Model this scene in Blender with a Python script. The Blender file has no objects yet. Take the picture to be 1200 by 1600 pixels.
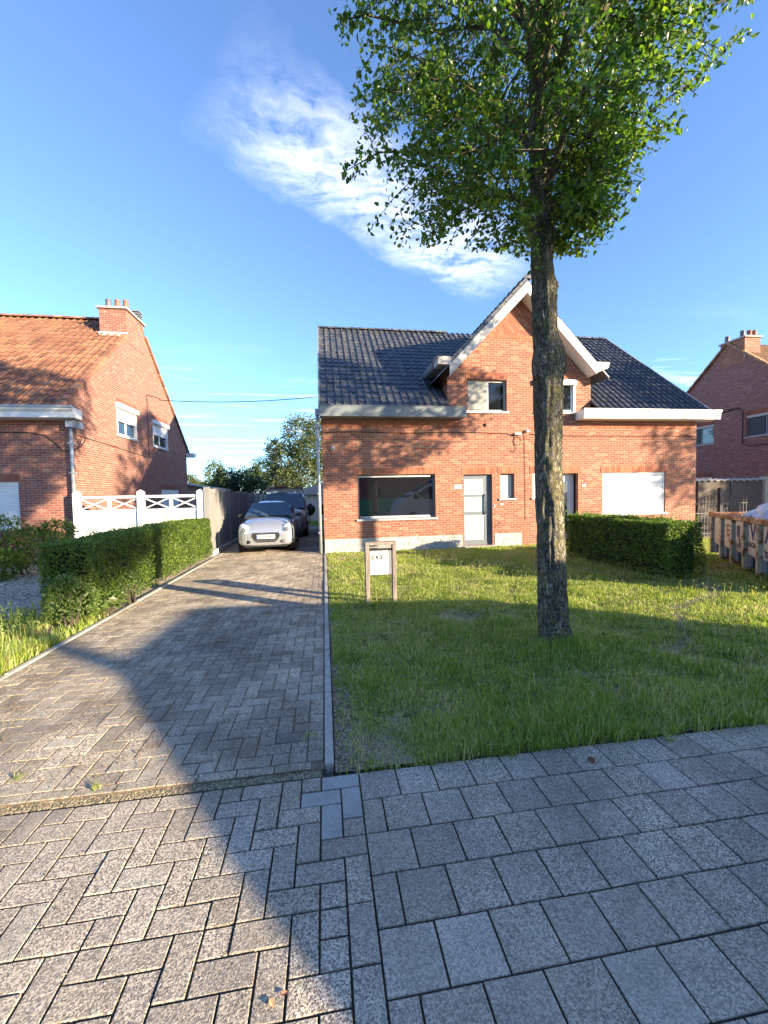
import bpy, bmesh, math, random
import numpy as np
from mathutils import Vector, Matrix, noise as mnoise

random.seed(11)
RNG = np.random.default_rng(11)
SC = bpy.context.scene
COL = SC.collection
PI = math.pi

# ------------------------------------------------------------------ camera
CAM = np.array([-.160, -2.122, 1.661])
CR = np.array([.98902, -.14640, -.02013]); CU = np.array([.02626, .04017, .99885]); CF = np.array([.14614, .98827, -.04358])
CF = CF / np.linalg.norm(CF); CR = CR - CF * (CR @ CF); CR /= np.linalg.norm(CR); CU = np.cross(CR, CF)
FPX = 628.8
cd = bpy.data.cameras.new('camera'); cam = bpy.data.objects.new('camera', cd); COL.objects.link(cam)
cd.sensor_fit = 'VERTICAL'; cd.sensor_height = 24; cd.sensor_width = 24; cd.lens = 24 * FPX / 1600
cd.clip_start = .05; cd.clip_end = 2000
cam.matrix_world = Matrix([[CR[0], CU[0], -CF[0], CAM[0]], [CR[1], CU[1], -CF[1], CAM[1]], [CR[2], CU[2], -CF[2], CAM[2]], [0, 0, 0, 1]])
SC.camera = cam

def seen(x, y, z):            # rough visibility used only to decide which pieces get to be single objects
    d = np.array([x, y, z]) - CAM
    f = d @ CF
    if f < .2: return False, 99
    px = 600 + FPX * (d @ CR) / f; py = 800 - FPX * (d @ CU) / f
    return (-40 < px < 1240 and -40 < py < 1640), f

# ------------------------------------------------------------------ light
SUN_EL = math.radians(13.0); SAZ = math.radians(127)          # azimuth clockwise from +Y
SUNDIR = Vector((math.sin(SAZ) * math.cos(SUN_EL), math.cos(SAZ) * math.cos(SUN_EL), math.sin(SUN_EL)))
sl = bpy.data.lights.new('sun', 'SUN'); so = bpy.data.objects.new('sun', sl); COL.objects.link(so)
sl.energy = 4.6; sl.angle = math.radians(.55); sl.color = (1, .83, .58)
so.rotation_euler = SUNDIR.to_track_quat('Z', 'Y').to_euler(); so.location = (20, -20, 20)
SC.view_settings.view_transform = 'Standard'; SC.view_settings.look = 'None'
SC.view_settings.exposure = 1.98; SC.view_settings.gamma = 1; SC.view_settings.use_curve_mapping = False

W = bpy.data.worlds.new('World'); SC.world = W; W.use_nodes = True
wn = W.node_tree; wn.nodes.clear()

class NT:                      # tiny node helper
    def __init__(s, t): s.t = t
    def n(s, typ, inp=None, **kw):
        nd = s.t.nodes.new(typ)
        for k, v in kw.items(): setattr(nd, k, v)
        for k, v in (inp or {}).items(): s.put(nd, k, v)
        return nd
    def put(s, nd, k, v):
        i = nd.inputs[k]
        if isinstance(v, bpy.types.NodeSocket): s.t.links.new(v, i)
        elif isinstance(v, bpy.types.Node): s.t.links.new(v.outputs[0], i)
        else: i.default_value = v
    def m(s, op, a, b=0., c=None, clamp=False):
        nd = s.n('ShaderNodeMath', operation=op, use_clamp=clamp); s.put(nd, 0, a); s.put(nd, 1, b)
        if c is not None: s.put(nd, 2, c)
        return nd.outputs[0]
    def mix(s, f, a, b, bt='MIX'):
        nd = s.n('ShaderNodeMix', data_type='RGBA', blend_type=bt, clamp_factor=True)
        s.put(nd, 0, f); s.put(nd, 6, a if not isinstance(a, tuple) else c4(a)); s.put(nd, 7, b if not isinstance(b, tuple) else c4(b)); return nd.outputs[2]
    def ramp(s, f, stops, interp='LINEAR'):
        nd = s.n('ShaderNodeValToRGB'); nd.color_ramp.interpolation = interp; e = nd.color_ramp.elements
        while len(e) < len(stops): e.new(.5)
        for i, (p, c) in enumerate(stops): e[i].position = p; e[i].color = c4(c) if isinstance(c, tuple) else (c, c, c, 1)
        s.put(nd, 0, f); return nd.outputs[0]
    def noise(s, scale, detail=3, rough=.55, vec=None, dist=0, out=0):
        nd = s.n('ShaderNodeTexNoise', {'Scale': scale, 'Detail': detail, 'Roughness': rough, 'Distortion': dist})
        if vec is not None: s.put(nd, 'Vector', vec)
        return nd.outputs[out]
    def mapping(s, vec, loc=(0, 0, 0), rot=(0, 0, 0), sc=(1, 1, 1)):
        nd = s.n('ShaderNodeMapping', {'Location': loc, 'Rotation': rot, 'Scale': sc}); s.put(nd, 'Vector', vec); return nd.outputs[0]
    def sep(s, v): nd = s.n('ShaderNodeSeparateXYZ'); s.put(nd, 0, v); return nd.outputs
    def comb(s, x, y, z=0.): nd = s.n('ShaderNodeCombineXYZ'); s.put(nd, 0, x); s.put(nd, 1, y); s.put(nd, 2, z); return nd.outputs[0]
def c4(c): return tuple(c) + (1,) if len(c) == 3 else tuple(c)

g = NT(wn)
sky = g.n('ShaderNodeTexSky', sky_type='NISHITA', sun_disc=False, sun_elevation=SUN_EL, sun_rotation=SAZ, altitude=0, air_density=1.0, dust_density=.35, ozone_density=6.5)
hs = g.n('ShaderNodeHueSaturation', {'Hue': .500, 'Saturation': .90, 'Value': .82, 'Color': sky.outputs[0]})
tc = g.n('ShaderNodeTexCoord'); D = g.n('ShaderNodeVectorMath', {0: tc.outputs['Generated']}, operation='NORMALIZE').outputs[0]
dx, dy, dz = g.sep(D)
zz = g.m('MAXIMUM', dz, .03)
u = g.m('DIVIDE', dx, zz); v = g.m('DIVIDE', dy, zz)
P = g.comb(u, v)
# wisp of cirrus: along-axis coordinate a, across coordinate b (about a gentle arc), in the plane of the cloud layer
ax, ay = .80, .60
u0 = g.m('SUBTRACT', u, -.10); v0 = g.m('SUBTRACT', v, 1.12)
a = g.m('ADD', g.m('MULTIPLY', u0, ax), g.m('MULTIPLY', v0, ay))
b = g.m('SUBTRACT', g.m('MULTIPLY', v0, ax), g.m('MULTIPLY', u0, ay))
wob = g.m('MULTIPLY', g.m('SUBTRACT', g.noise(2.2, 4, .6, P), .5), .30)
b2 = g.m('ADD', b, wob)
across = g.m('SUBTRACT', 1, g.m('POWER', g.m('ABSOLUTE', g.m('DIVIDE', g.m('SUBTRACT', b2, .03), .23)), 2.), clamp=True)
along = g.m('MULTIPLY', g.ramp(g.m('ADD', g.m('MULTIPLY', a, .4), .3), [(.23, 0.), (.37, 1.), (.70, 1.), (.84, 0.)]), 1.)
wv = g.n('ShaderNodeVectorMath', {0: P, 1: g.n('ShaderNodeVectorMath', {0: g.noise(3.2, 4, .6, P, out=1), 'Scale': .22}, operation='SCALE').outputs[0]}, operation='ADD').outputs[0]
fib = g.noise(1.0, 8, .68, g.mapping(wv, rot=(0, 0, -.55), sc=(3.2, 11, 1)), .3)
rip = g.noise(15., 7, .72, wv, .4)
tex = g.m('ADD', g.m('MULTIPLY', fib, .62), g.m('MULTIPLY', rip, .38))
dens = g.m('MULTIPLY', g.m('MULTIPLY', across, along), g.ramp(tex, [(.38, 0.), (.66, 1.)]))
dens = g.m('MULTIPLY', dens, .48)
# fainter streaks low down
st = g.noise(1.0, 5, .6, g.mapping(P, rot=(0, 0, .25), sc=(.55, 2.2, 1)), .5)
low = g.m('MULTIPLY', g.ramp(st, [(.53, 0.), (.72, 1.)]), g.ramp(dz, [(.06, .0), (.12, .5), (.21, .5), (.28, .06), (.36, 0.)]))
dens = g.m('MAXIMUM', dens, low)
mixc = g.mix(dens, hs.outputs[0], (5.4, 5.3, 5.6))
bg = g.n('ShaderNodeBackground', {'Color': mixc, 'Strength': .15})
g.n('ShaderNodeOutputWorld', {'Surface': bg.outputs[0]})

# ------------------------------------------------------------------ materials
def newmat(name):
    m = bpy.data.materials.new(name); m.use_nodes = True; t = NT(m.node_tree)
    bs = m.node_tree.nodes['Principled BSDF']; return m, t, bs
def rnd(t):                   # per object plus per loose piece
    o = t.n('ShaderNodeObjectInfo').outputs['Random']; i = t.n('ShaderNodeNewGeometry').outputs['Random Per Island']
    return t.m('FRACT', t.m('ADD', o, i))
def pos(t): return t.n('ShaderNodeNewGeometry').outputs['Position']
def bump(t, bs, h, dist=.01, strength=1.): 
    nd = t.n('ShaderNodeBump', {'Height': h, 'Distance': dist, 'Strength': strength}); t.put(bs, 'Normal', nd.outputs[0])
def simple(name, col, rough=.6, metal=0., var=.12, scale=6, bmp=0., coat=0., dirt=None):
    m, t, bs = newmat(name); p = pos(t)
    n1 = t.noise(scale, 5, .6, p)
    c = t.mix(t.ramp(n1, [(.3, 0.), (.7, 1.)]), tuple(x * (1 - var) for x in col), tuple(min(1, x * (1 + var)) for x in col))
    if dirt:
        n2 = t.noise(2.3, 6, .65, p); c = t.mix(t.ramp(n2, [(.48, 0.), (.7, dirt[1])]), c, dirt[0])
    t.put(bs, 'Base Color', c); bs.inputs['Roughness'].default_value = rough; bs.inputs['Metallic'].default_value = metal
    if coat: bs.inputs['Coat Weight'].default_value = coat; bs.inputs['Coat Roughness'].default_value = .06
    if bmp: bump(t, bs, t.noise(scale * 14, 4, .6, p), bmp)
    return m

def brick_mat(name, c1, c2, c3, mortar, rowh=.0685, bw=.205, mort=.0085, tilt=0.):
    m, t, bs = newmat(name); ge = t.n('ShaderNodeNewGeometry')
    x, y, z = t.sep(ge.outputs['Position']); nx, ny, nz = t.sep(ge.outputs['True Normal'])
    isx = t.m('GREATER_THAN', t.m('ABSOLUTE', nx), .6)
    uu = t.m('ADD', t.m('MULTIPLY', y, isx), t.m('MULTIPLY', x, t.m('SUBTRACT', 1, isx)))
    vec = t.comb(uu, z)
    if tilt: vec = t.mapping(vec, rot=(0, 0, tilt))
    jit = t.noise(9, 2, .5, vec)
    vec2 = t.n('ShaderNodeVectorMath', {0: vec, 1: t.comb(0., t.m('MULTIPLY', t.m('SUBTRACT', jit, .5), .012))}, operation='ADD').outputs[0]
    def bt(ca, cb, off=0.):
        nd = t.n('ShaderNodeTexBrick', {'Color1': ca, 'Color2': cb, 'Mortar': c4(mortar), 'Scale': 1., 'Mortar Size': mort, 'Mortar Smooth': .25, 'Bias': off, 'Brick Width': bw, 'Row Height': rowh}, offset=.5)
        t.put(nd, 'Vector', vec2); return nd
    b1 = bt((0, 0, 0, 1), (1, 1, 1, 1)); val = t.sep(b1.outputs[0])[0]
    br = t.ramp(val, [(0., c2), (.35, c1), (.72, c1), (.9, c3), (1., tuple(x * 1.1 for x in c3))])
    br = t.mix(t.ramp(t.noise(38, 3, .6, vec), [(.35, 0.), (.75, .55)]), br, tuple(x * .62 for x in c2))
    br = t.mix(t.ramp(t.noise(.55, 4, .6, vec), [(.35, 0.), (.65, .34)]), br, tuple(x * .8 for x in c1))
    fl = t.m('MULTIPLY', t.ramp(t.noise(7, 3, .7, vec), [(.60, 0.), (.70, 1.)]), t.ramp(val, [(.55, 0.), (.75, .55)]))
    br = t.mix(fl, br, (.62, .48, .36))
    mo = t.mix(t.noise(3, 4, .6, vec), mortar, tuple(x * .72 for x in mortar))
    c = t.mix(b1.outputs[1], br, mo)
    t.put(bs, 'Base Color', c); bs.inputs['Roughness'].default_value = .88
    h = t.m('ADD', t.m('MULTIPLY', t.m('SUBTRACT', 1, b1.outputs[1]), 1.), t.m('ADD', t.m('MULTIPLY', t.noise(60, 3, .6, vec), .35), t.m('MULTIPLY', val, .35)))
    bump(t, bs, h, .007); return m

def paver_mat(name, dark, light, mid, moss=.0, sc=1., vary=.3):
    m, t, bs = newmat(name); p = pos(t); r = rnd(t)
    a1 = t.noise(95 * sc, 3, .75, p); vo = t.n('ShaderNodeTexVoronoi', {'Scale': 190. * sc}); t.put(vo, 'Vector', p); g1 = t.sep(vo.outputs['Color'])[0]
    s = t.m('ADD', t.m('MULTIPLY', t.m('SUBTRACT', a1, .5), .9), g1)
    c = t.ramp(s, [(.12, dark), (.36, mid), (.60, light), (.90, tuple(min(1, x * 1.45) for x in light))])
    c = t.mix(t.m('MULTIPLY', t.ramp(r, [(.45, 0.), (1., 1.)]), .22 + .40 * vary), c, dark)
    c = t.mix(t.ramp(r, [(.0, .30 + .3 * vary), (.16, 0.)]), c, (.56, .51, .43))
    hue = t.m('FRACT', t.m('MULTIPLY', r, 7.31))
    c = t.mix(t.m('MULTIPLY', hue, .22), c, (.36, .32, .31), 'MIX')
    c = t.mix(t.ramp(t.noise(1.3, 5, .6, p), [(.40, 0.), (.68, .62)]), c, tuple(x * .5 for x in mid))
    c = t.mix(t.ramp(t.noise(.7, 4, .6, t.mapping(p, loc=(9, 2, 0))), [(.45, 0.), (.7, .35)]), c, light)
    c = t.mix(t.ramp(t.noise(14, 5, .65, p), [(.50, 0.), (.78, .45)]), c, tuple(x * .6 for x in mid))
    if moss:
        c = t.mix(t.ramp(t.noise(.9, 5, .65, t.mapping(p, loc=(3, 1, 0))), [(.42, 0.), (.66, .55)]), c, (.085, .075, .065))
        c = t.mix(t.ramp(t.noise(3.1, 6, .7, p), [(.50, 0.), (.66, moss)]), c, (.17, .10, .05))
        c = t.mix(t.ramp(t.noise(5.3, 6, .7, p), [(.6, 0.), (.72, moss * .8)]), c, (.13, .13, .05))
    t.put(bs, 'Base Color', c); bs.inputs['Roughness'].default_value = .86
    bump(t, bs, t.m('ADD', s, t.m('MULTIPLY', t.noise(25, 3, .6, p), .8)), .0065, .9); return m

def leaf_mat(name, cols, trans=.45, rough=.45, spec=.4):
    m, t, bs = newmat(name); r = rnd(t)
    n1 = t.noise(2.0, 3, .5, pos(t))
    k = t.m('ADD', t.m('MULTIPLY', r, .7), t.m('MULTIPLY', n1, .3))
    st = [(i / (len(cols) - 1) * .8 + .1, c) for i, c in enumerate(cols)]
    c = t.ramp(k, st); t.put(bs, 'Base Color', c); bs.inputs['Roughness'].default_value = rough
    bs.inputs['Specular IOR Level'].default_value = spec
    tr = t.n('ShaderNodeBsdfTranslucent', {'Color': t.mix(1., c, (1.75, 2.0, .75), 'MULTIPLY')})
    mx = t.n('ShaderNodeMixShader', {0: trans, 1: bs.outputs[0], 2: tr.outputs[0]})
    t.put(m.node_tree.nodes['Material Output'], 'Surface', mx.outputs[0]); return m

def tile_mat(name, cols, rough, lichen, bmp=.003, coat=0.):
    m, t, bs = newmat(name); r = rnd(t); p = pos(t)
    st = [(i / (len(cols) - 1), c) for i, c in enumerate(cols)]
    c = t.ramp(r, st)
    c = t.mix(t.ramp(t.noise(18, 5, .65, p), [(.4, 0.), (.75, .6)]), c, tuple(x * .5 for x in cols[0]))
    x, y, z = t.sep(p)
    up = t.ramp(t.m('MULTIPLY', t.m('SUBTRACT', z, 4.), .25), [(0., .08), (.45, .3), (1., 1.)])
    li = t.m('MULTIPLY', t.ramp(t.noise(9, 6, .75, p), [(.54, 0.), (.64, 1.)]), up)
    c = t.mix(t.m('MULTIPLY', li, lichen[1]), c, lichen[0])
    t.put(bs, 'Base Color', c); t.put(bs, 'Roughness', t.m('ADD', rough, t.m('MULTIPLY', li, .3)))
    if coat: bs.inputs['Coat Weight'].default_value = coat; bs.inputs['Coat Roughness'].default_value = .15
    bump(t, bs, t.noise(70, 3, .6, p), bmp); return m

def glass_mat(name, col=(.008, .009, .012), rough=.02, ior=2.3):
    m, t, bs = newmat(name); bs.inputs['Base Color'].default_value = c4(col); bs.inputs['Roughness'].default_value = rough
    bs.inputs['IOR'].default_value = ior
    bump(t, bs, t.noise(1.4, 2, .5, pos(t)), .002); return m

M = {}
M['brick'] = brick_mat('facade_brick', (.36, .112, .060), (.24, .066, .042), (.46, .205, .115), (.39, .31, .235))
M['brick_dark'] = brick_mat('neighbour_brick', (.32, .098, .062), (.21, .064, .045), (.40, .17, .11), (.37, .31, .25))
M['brick_purple'] = brick_mat('purple_brick', (.29, .105, .075), (.19, .07, .055), (.37, .17, .12), (.36, .30, .26))  # purplish brick of the right house
M['brick_tilt'] = brick_mat('herringbone_brick', (.33, .10, .055), (.23, .063, .04), (.42, .18, .10), (.30, .22, .16), mort=.006, tilt=.8)
def solid_brick(name, c1, c2):
    m, t, bs = newmat(name); r = rnd(t); c = t.mix(r, c1, c2)
    c = t.mix(t.ramp(t.noise(40, 3, .6, pos(t)), [(.35, 0.), (.8, .5)]), c, tuple(x * .6 for x in c2)); t.put(bs, 'Base Color', c)
    bs.inputs['Roughness'].default_value = .88; bump(t, bs, t.noise(80, 3, .6, pos(t)), .003); return m
M['soldier'] = solid_brick('soldier_brick', (.46, .18, .095), (.30, .095, .055))
M['soldier_dark'] = solid_brick('soldier_brick_dark', (.34, .12, .07), (.22, .075, .05))
M['mortar'] = simple('mortar', (.42, .35, .27), .9, bmp=.002)
M['stone'] = simple('white_plinth_stone', (.43, .41, .39), .8, var=.16, scale=5, bmp=.006, dirt=((.33, .30, .26), .6))
M['paver'] = paver_mat('paver_concrete', (.12, .10, .078), (.60, .50, .375), (.33, .275, .21))
M['drive_paver'] = paver_mat('driveway_concrete', (.12, .095, .07), (.70, .575, .41), (.40, .33, .24), moss=.55, sc=.9, vary=1.)
M['plain_paver'] = simple('smooth_paver', (.36, .345, .315), .85, var=.14, scale=40, bmp=.002, dirt=((.16, .14, .12), .5))
M['curb'] = simple('kerb_concrete', (.40, .37, .32), .85, var=.15, scale=12, bmp=.003, dirt=((.14, .12, .08), .6))
def joint_mat():
    m, t, bs = newmat('joint_soil'); p = pos(t)
    c = t.ramp(t.noise(26, 5, .7, p), [(.3, (.02, .018, .014)), (.55, (.05, .042, .03)), (.75, (.075, .07, .035))]); t.put(bs, 'Base Color', c)
    bs.inputs['Roughness'].default_value = 1; bump(t, bs, t.noise(120, 4, .7, p), .008); return m
M['joint'] = joint_mat(); M['drive_joint'] = simple('brown_joint_sand', (.17, .125, .08), .95, var=.35, scale=20, bmp=.004, dirt=((.06, .055, .03), .8))
M['moss_mortar'] = simple('mossy_mortar', (.24, .20, .15), .95, var=.3, scale=14, bmp=.004, dirt=((.13, .12, .05), .8))
def soil_mat():
    m, t, bs = newmat('soil'); p = pos(t)
    c = t.ramp(t.noise(7, 6, .7, p), [(.3, (.20, .14, .085)), (.55, (.38, .285, .18)), (.8, (.52, .41, .28))])
    c = t.mix(t.ramp(t.noise(1.7, 5, .6, p), [(.42, .35), (.6, .0)]), c, (.11, .12, .05)); t.put(bs, 'Base Color', c)
    bs.inputs['Roughness'].default_value = 1; bump(t, bs, t.noise(50, 5, .7, p), .02); return m
M['soil'] = soil_mat()
def gravel_mat():
    m, t, bs = newmat('gravel'); p = pos(t); vo = t.n('ShaderNodeTexVoronoi', {'Scale': 55.}); t.put(vo, 'Vector', p)
    c = t.mix(t.sep(vo.outputs['Color'])[0], (.26, .21, .16), (.60, .52, .42)); c = t.mix(t.ramp(t.noise(2, 5, .6, p), [(.45, 0.), (.7, .7)]), c, (.17, .13, .08))
    t.put(bs, 'Base Color', c); bs.inputs['Roughness'].default_value = .9; bump(t, bs, t.m('SUBTRACT', 1, vo.outputs['Distance']), .012); return m
M['gravel'] = gravel_mat()
M['asphalt'] = simple('asphalt', (.055, .055, .058), .9, scale=20, bmp=.006)
M['slate'] = tile_mat('dark_glazed_tile', [(.045, .050, .066), (.066, .072, .092), (.095, .096, .105)], .36, ((.36, .31, .21), .85))
M['terra'] = tile_mat('terracotta_tile', [(.16, .068, .042), (.29, .122, .068), (.37, .18, .095), (.22, .09, .055)], .75, ((.42, .33, .12), .5), .004)
M['terra_old'] = tile_mat('mossy_tile', [(.28, .14, .07), (.42, .22, .10), (.36, .2, .1)], .8, ((.45, .38, .14), .7), .004)
M['white'] = simple('white_paint', (.76, .74, .69), .5, var=.05, scale=4, dirt=((.42, .38, .30), .45))
M['white_upvc'] = simple('white_plastic', (.76, .76, .75), .4, var=.04, scale=5, dirt=((.50, .47, .40), .35))
M['white_soffit'] = simple('white_soffit', (.72, .68, .62), .6, var=.05)
M['grey_gutter'] = simple('grey_gutter_board', (.17, .195, .21), .5, var=.06, scale=3, dirt=((.30, .30, .29), .4))
M['taupe'] = simple('taupe_fascia', (.50, .46, .41), .55, var=.05, scale=3, dirt=((.36, .33, .28), .3))
M['zinc'] = simple('zinc_pipe', (.34, .37, .40), .45, .3, var=.1, scale=5)
M['frame_grey'] = simple('grey_frame', (.20, .205, .22), .5, var=.05)
M['frame_taupe'] = simple('taupe_frame', (.42, .39, .35), .5, var=.05)
M['screen'] = simple('woven_blind', (.33, .32, .28), .8, var=.06, scale=120)
M['frost'] = simple('frosted_glass', (.50, .55, .50), .25, var=.03, scale=2, coat=.4)
M['door_grey'] = simple('door_grey', (.13, .15, .17), .45, var=.05)
M['stonesill'] = simple('bluestone_sill', (.36, .37, .38), .6, var=.1, scale=9)
M['glass'] = glass_mat('window_glass'); M['glass_dark'] = glass_mat('dark_glass', (.008, .009, .012), .03, 1.5)
M['glass_blue'] = glass_mat('blue_glass', (.02, .035, .055), .02, 1.9)
M['car_glass'] = glass_mat('windscreen_glass', (.035, .065, .10), .02, 1.9)
M['black'] = simple('black_plastic', (.02, .02, .022), .5, var=.05)
M['rubber'] = simple('tyre_rubber', (.018, .018, .018), .8, var=.1)
M['silver'] = simple('silver_car_paint', (.44, .46, .49), .30, .6, var=.02, coat=.8)
M['silver_van'] = simple('grey_van_paint', (.34, .34, .35), .32, .5, var=.02, coat=.7)
M['white_van'] = simple('white_van_paint', (.75, .75, .76), .35, 0., var=.02, coat=.5)
M['chrome'] = simple('chrome', (.7, .7, .72), .18, 1., var=.02)
M['lamp'] = simple('headlamp_lens', (.62, .66, .70), .12, .3, var=.05, scale=30, coat=1.)
M['fence_grey'] = simple('grey_fence_board', (.215, .205, .195), .7, var=.08, scale=3, bmp=.001, dirt=((.2, .19, .17), .35))
M['cement'] = simple('cement', (.42, .39, .35), .9, var=.12, scale=10, bmp=.003)
def wood_mat(name, c1, c2):
    m, t, bs = newmat(name); p = pos(t)
    n1 = t.noise(1., 6, .65, t.mapping(p, sc=(60, 60, 5))); c = t.mix(t.ramp(n1, [(.3, 0.), (.7, 1.)]), c1, c2)
    c = t.mix(t.ramp(t.noise(5, 5, .6, p), [(.5, 0.), (.75, .5)]), c, tuple(x * .5 for x in c1)); t.put(bs, 'Base Color', c)
    bs.inputs['Roughness'].default_value = .85; bump(t, bs, n1, .004); return m
M['wood'] = wood_mat('weathered_wood', (.15, .12, .10), (.34, .28, .235)); M['plank'] = wood_mat('brown_plank', (.10, .055, .035), (.22, .13, .085))
M['panel_conc'] = simple('concrete_panel', (.13, .10, .082), .9, var=.15, scale=4, bmp=.004)
M['letter_panel'] = simple('letterbox_panel', (.60, .55, .52), .7, var=.07, scale=14, bmp=.002, dirt=((.45, .36, .30), .4))
M['iron'] = simple('wrought_iron', (.05, .04, .035), .6, var=.2)
M['ink'] = simple('black_ink', (.03, .03, .03), .7); M['navy'] = simple('navy_ink', (.03, .035, .09), .7)
M['blue_ink'] = simple('blue_ink', (.10, .12, .32), .7)
M['enamel'] = simple('white_enamel', (.80, .80, .82), .3, var=.03)
M['plate_red'] = simple('number_plate_red', (.22, .01, .03), .5)
def rusty(name, base, amt):
    m, t, bs = newmat(name); p = pos(t)
    c = t.mix(t.noise(6, 4, .6, p), base, tuple(x * .8 for x in base))
    f = t.ramp(t.noise(5.5, 7, .72, p), [(amt, 0.), (amt + .07, 1.)])
    ru = t.ramp(t.noise(22, 5, .7, p), [(.3, (.10, .03, .015)), (.55, (.33, .11, .03)), (.8, (.50, .22, .07))])
    t.put(bs, 'Base Color', t.mix(f, c, ru)); t.put(bs, 'Roughness', t.m('ADD', .5, t.m('MULTIPLY', f, .4))); bump(t, bs, t.m('ADD', f, t.noise(70, 4, .7, p)), .004); return m
M['skip_cream'] = rusty('cream_skip_paint', (.62, .55, .43), .56); M['skip_grey'] = rusty('blue_grey_skip', (.25, .28, .32), .66)  # recess bands and sheets get a darker blue-grey than the panels
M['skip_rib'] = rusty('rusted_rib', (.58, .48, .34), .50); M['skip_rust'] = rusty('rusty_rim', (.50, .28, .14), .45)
M['bag'] = simple('white_rubble_bag', (.68, .68, .70), .4, var=.12, scale=7, bmp=.01); M['bag_blue'] = simple('bluish_rubble_bag', (.42, .48, .58), .4, var=.12, scale=7, bmp=.01)
M['rubble'] = simple('brick_rubble', (.42, .22, .16), .9, var=.4, scale=16, bmp=.01)
M['pot'] = simple('clay_pot', (.30, .11, .07), .7, var=.2, scale=12); M['pot_dark'] = simple('dark_clay_pot', (.12, .09, .10), .5, var=.2, scale=12)
M['lead'] = simple('white_lead_flashing', (.62, .62, .60), .6, var=.1)
M['green_fence'] = simple('green_fence', (.06, .30, .17), .7)
M['leaf_tree'] = leaf_mat('pear_leaf', [(.028, .058, .014), (.052, .105, .018), (.09, .15, .024), (.17, .22, .035)], .50, .34, .5)
M['leaf_hedge'] = leaf_mat('privet_leaf', [(.028, .055, .012), (.07, .125, .018), (.14, .20, .03), (.25, .29, .055)], .42, .4, .45)
M['leaf_light'] = leaf_mat('light_shrub_leaf', [(.05, .09, .02), (.09, .15, .03), (.15, .20, .06), (.22, .22, .11)], .42, .4)
M['leaf_bg'] = leaf_mat('background_leaf', [(.035, .055, .025), (.07, .095, .035), (.12, .14, .055), (.18, .19, .09)], .35, .5)
M['leaf_bg2'] = leaf_mat('dark_conifer', [(.012, .032, .012), (.025, .055, .018), (.045, .08, .022)], .25, .5)
M['leaf_bg3'] = leaf_mat('yellow_green_crown', [(.06, .085, .022), (.11, .14, .03), (.17, .19, .05)], .4, .5)
def grass_mat(name, a, b_, c_, dry):
    m, t, bs = newmat(name); r = rnd(t); tip = t.n('ShaderNodeAttribute', attribute_name='tip').outputs['Fac']; dr = t.n('ShaderNodeAttribute', attribute_name='dry').outputs['Fac']
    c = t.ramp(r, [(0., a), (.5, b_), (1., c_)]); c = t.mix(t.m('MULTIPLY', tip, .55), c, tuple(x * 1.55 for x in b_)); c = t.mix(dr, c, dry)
    t.put(bs, 'Base Color', c); bs.inputs['Roughness'].default_value = .5; bs.inputs['Specular IOR Level'].default_value = .3
    tr = t.n('ShaderNodeBsdfTranslucent', {'Color': t.mix(1., c, (1.7, 1.8, .9), 'MULTIPLY')}); mx = t.n('ShaderNodeMixShader', {0: .4, 1: bs.outputs[0], 2: tr.outputs[0]})
    t.put(m.node_tree.nodes['Material Output'], 'Surface', mx.outputs[0]); return m
M['grass'] = grass_mat('grass_blade', (.11, .165, .024), (.20, .265, .042), (.34, .37, .085), (.58, .51, .29))
def bark_mat():
    m, t, bs = newmat('bark'); p = pos(t); v = t.mapping(p, sc=(1, 1, .30))
    w1 = t.noise(46, 5, .65, v, .8); rid = t.m('ABSOLUTE', t.m('SUBTRACT', w1, .5)); n3 = t.noise(120, 4, .75, p); n2 = t.noise(13, 6, .7, p)
    n1 = t.m('ADD', t.m('MULTIPLY', t.ramp(rid, [(0., 0.), (.10, 1.)]), .65), t.m('MULTIPLY', n3, .35))
    c = t.ramp(n1, [(.18, (.022, .018, .013)), (.42, (.13, .11, .085)), (.72, (.32, .28, .22)), (.95, (.44, .39, .32))])
    ly = t.m('MULTIPLY', t.ramp(n2, [(.47, 0.), (.57, 1.)]), t.ramp(n3, [(.44, 0.), (.54, 1.)]))
    c = t.mix(t.m('MULTIPLY', ly, .6), c, (.46, .39, .10))
    x_, y_, z_ = t.sep(p); hi = t.ramp(t.m('MULTIPLY', z_, .25), [(.42, .25), (.62, 1.)])
    lg = t.m('MULTIPLY', t.m('MULTIPLY', t.ramp(t.noise(6, 5, .6, t.mapping(p, loc=(5, 3, 1))), [(.43, 0.), (.56, 1.)]), t.ramp(t.noise(80, 4, .7, p), [(.42, 0.), (.56, 1.)])), hi)
    c = t.mix(t.m('MULTIPLY', lg, .8), c, (.10, .115, .03)); t.put(bs, 'Base Color', c)
    bs.inputs['Roughness'].default_value = .95; bump(t, bs, n1, .035, 1.); return m
M['bark'] = bark_mat()
M['twig'] = simple('twig', (.05, .04, .03), .9)
M['dead_leaf'] = simple('dead_leaf', (.16, .06, .03), .8, var=.3, scale=60)
M['cable'] = simple('black_cable', (.02, .02, .02), .6)
M['cream_wall'] = simple('cream_wall', (.55, .50, .40), .8)
M['shed_wall'] = simple('shed_wall', (.48, .34, .28), .8)
M['dark_int'] = simple('dark_core', (.012, .016, .008), 1.)

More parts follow.
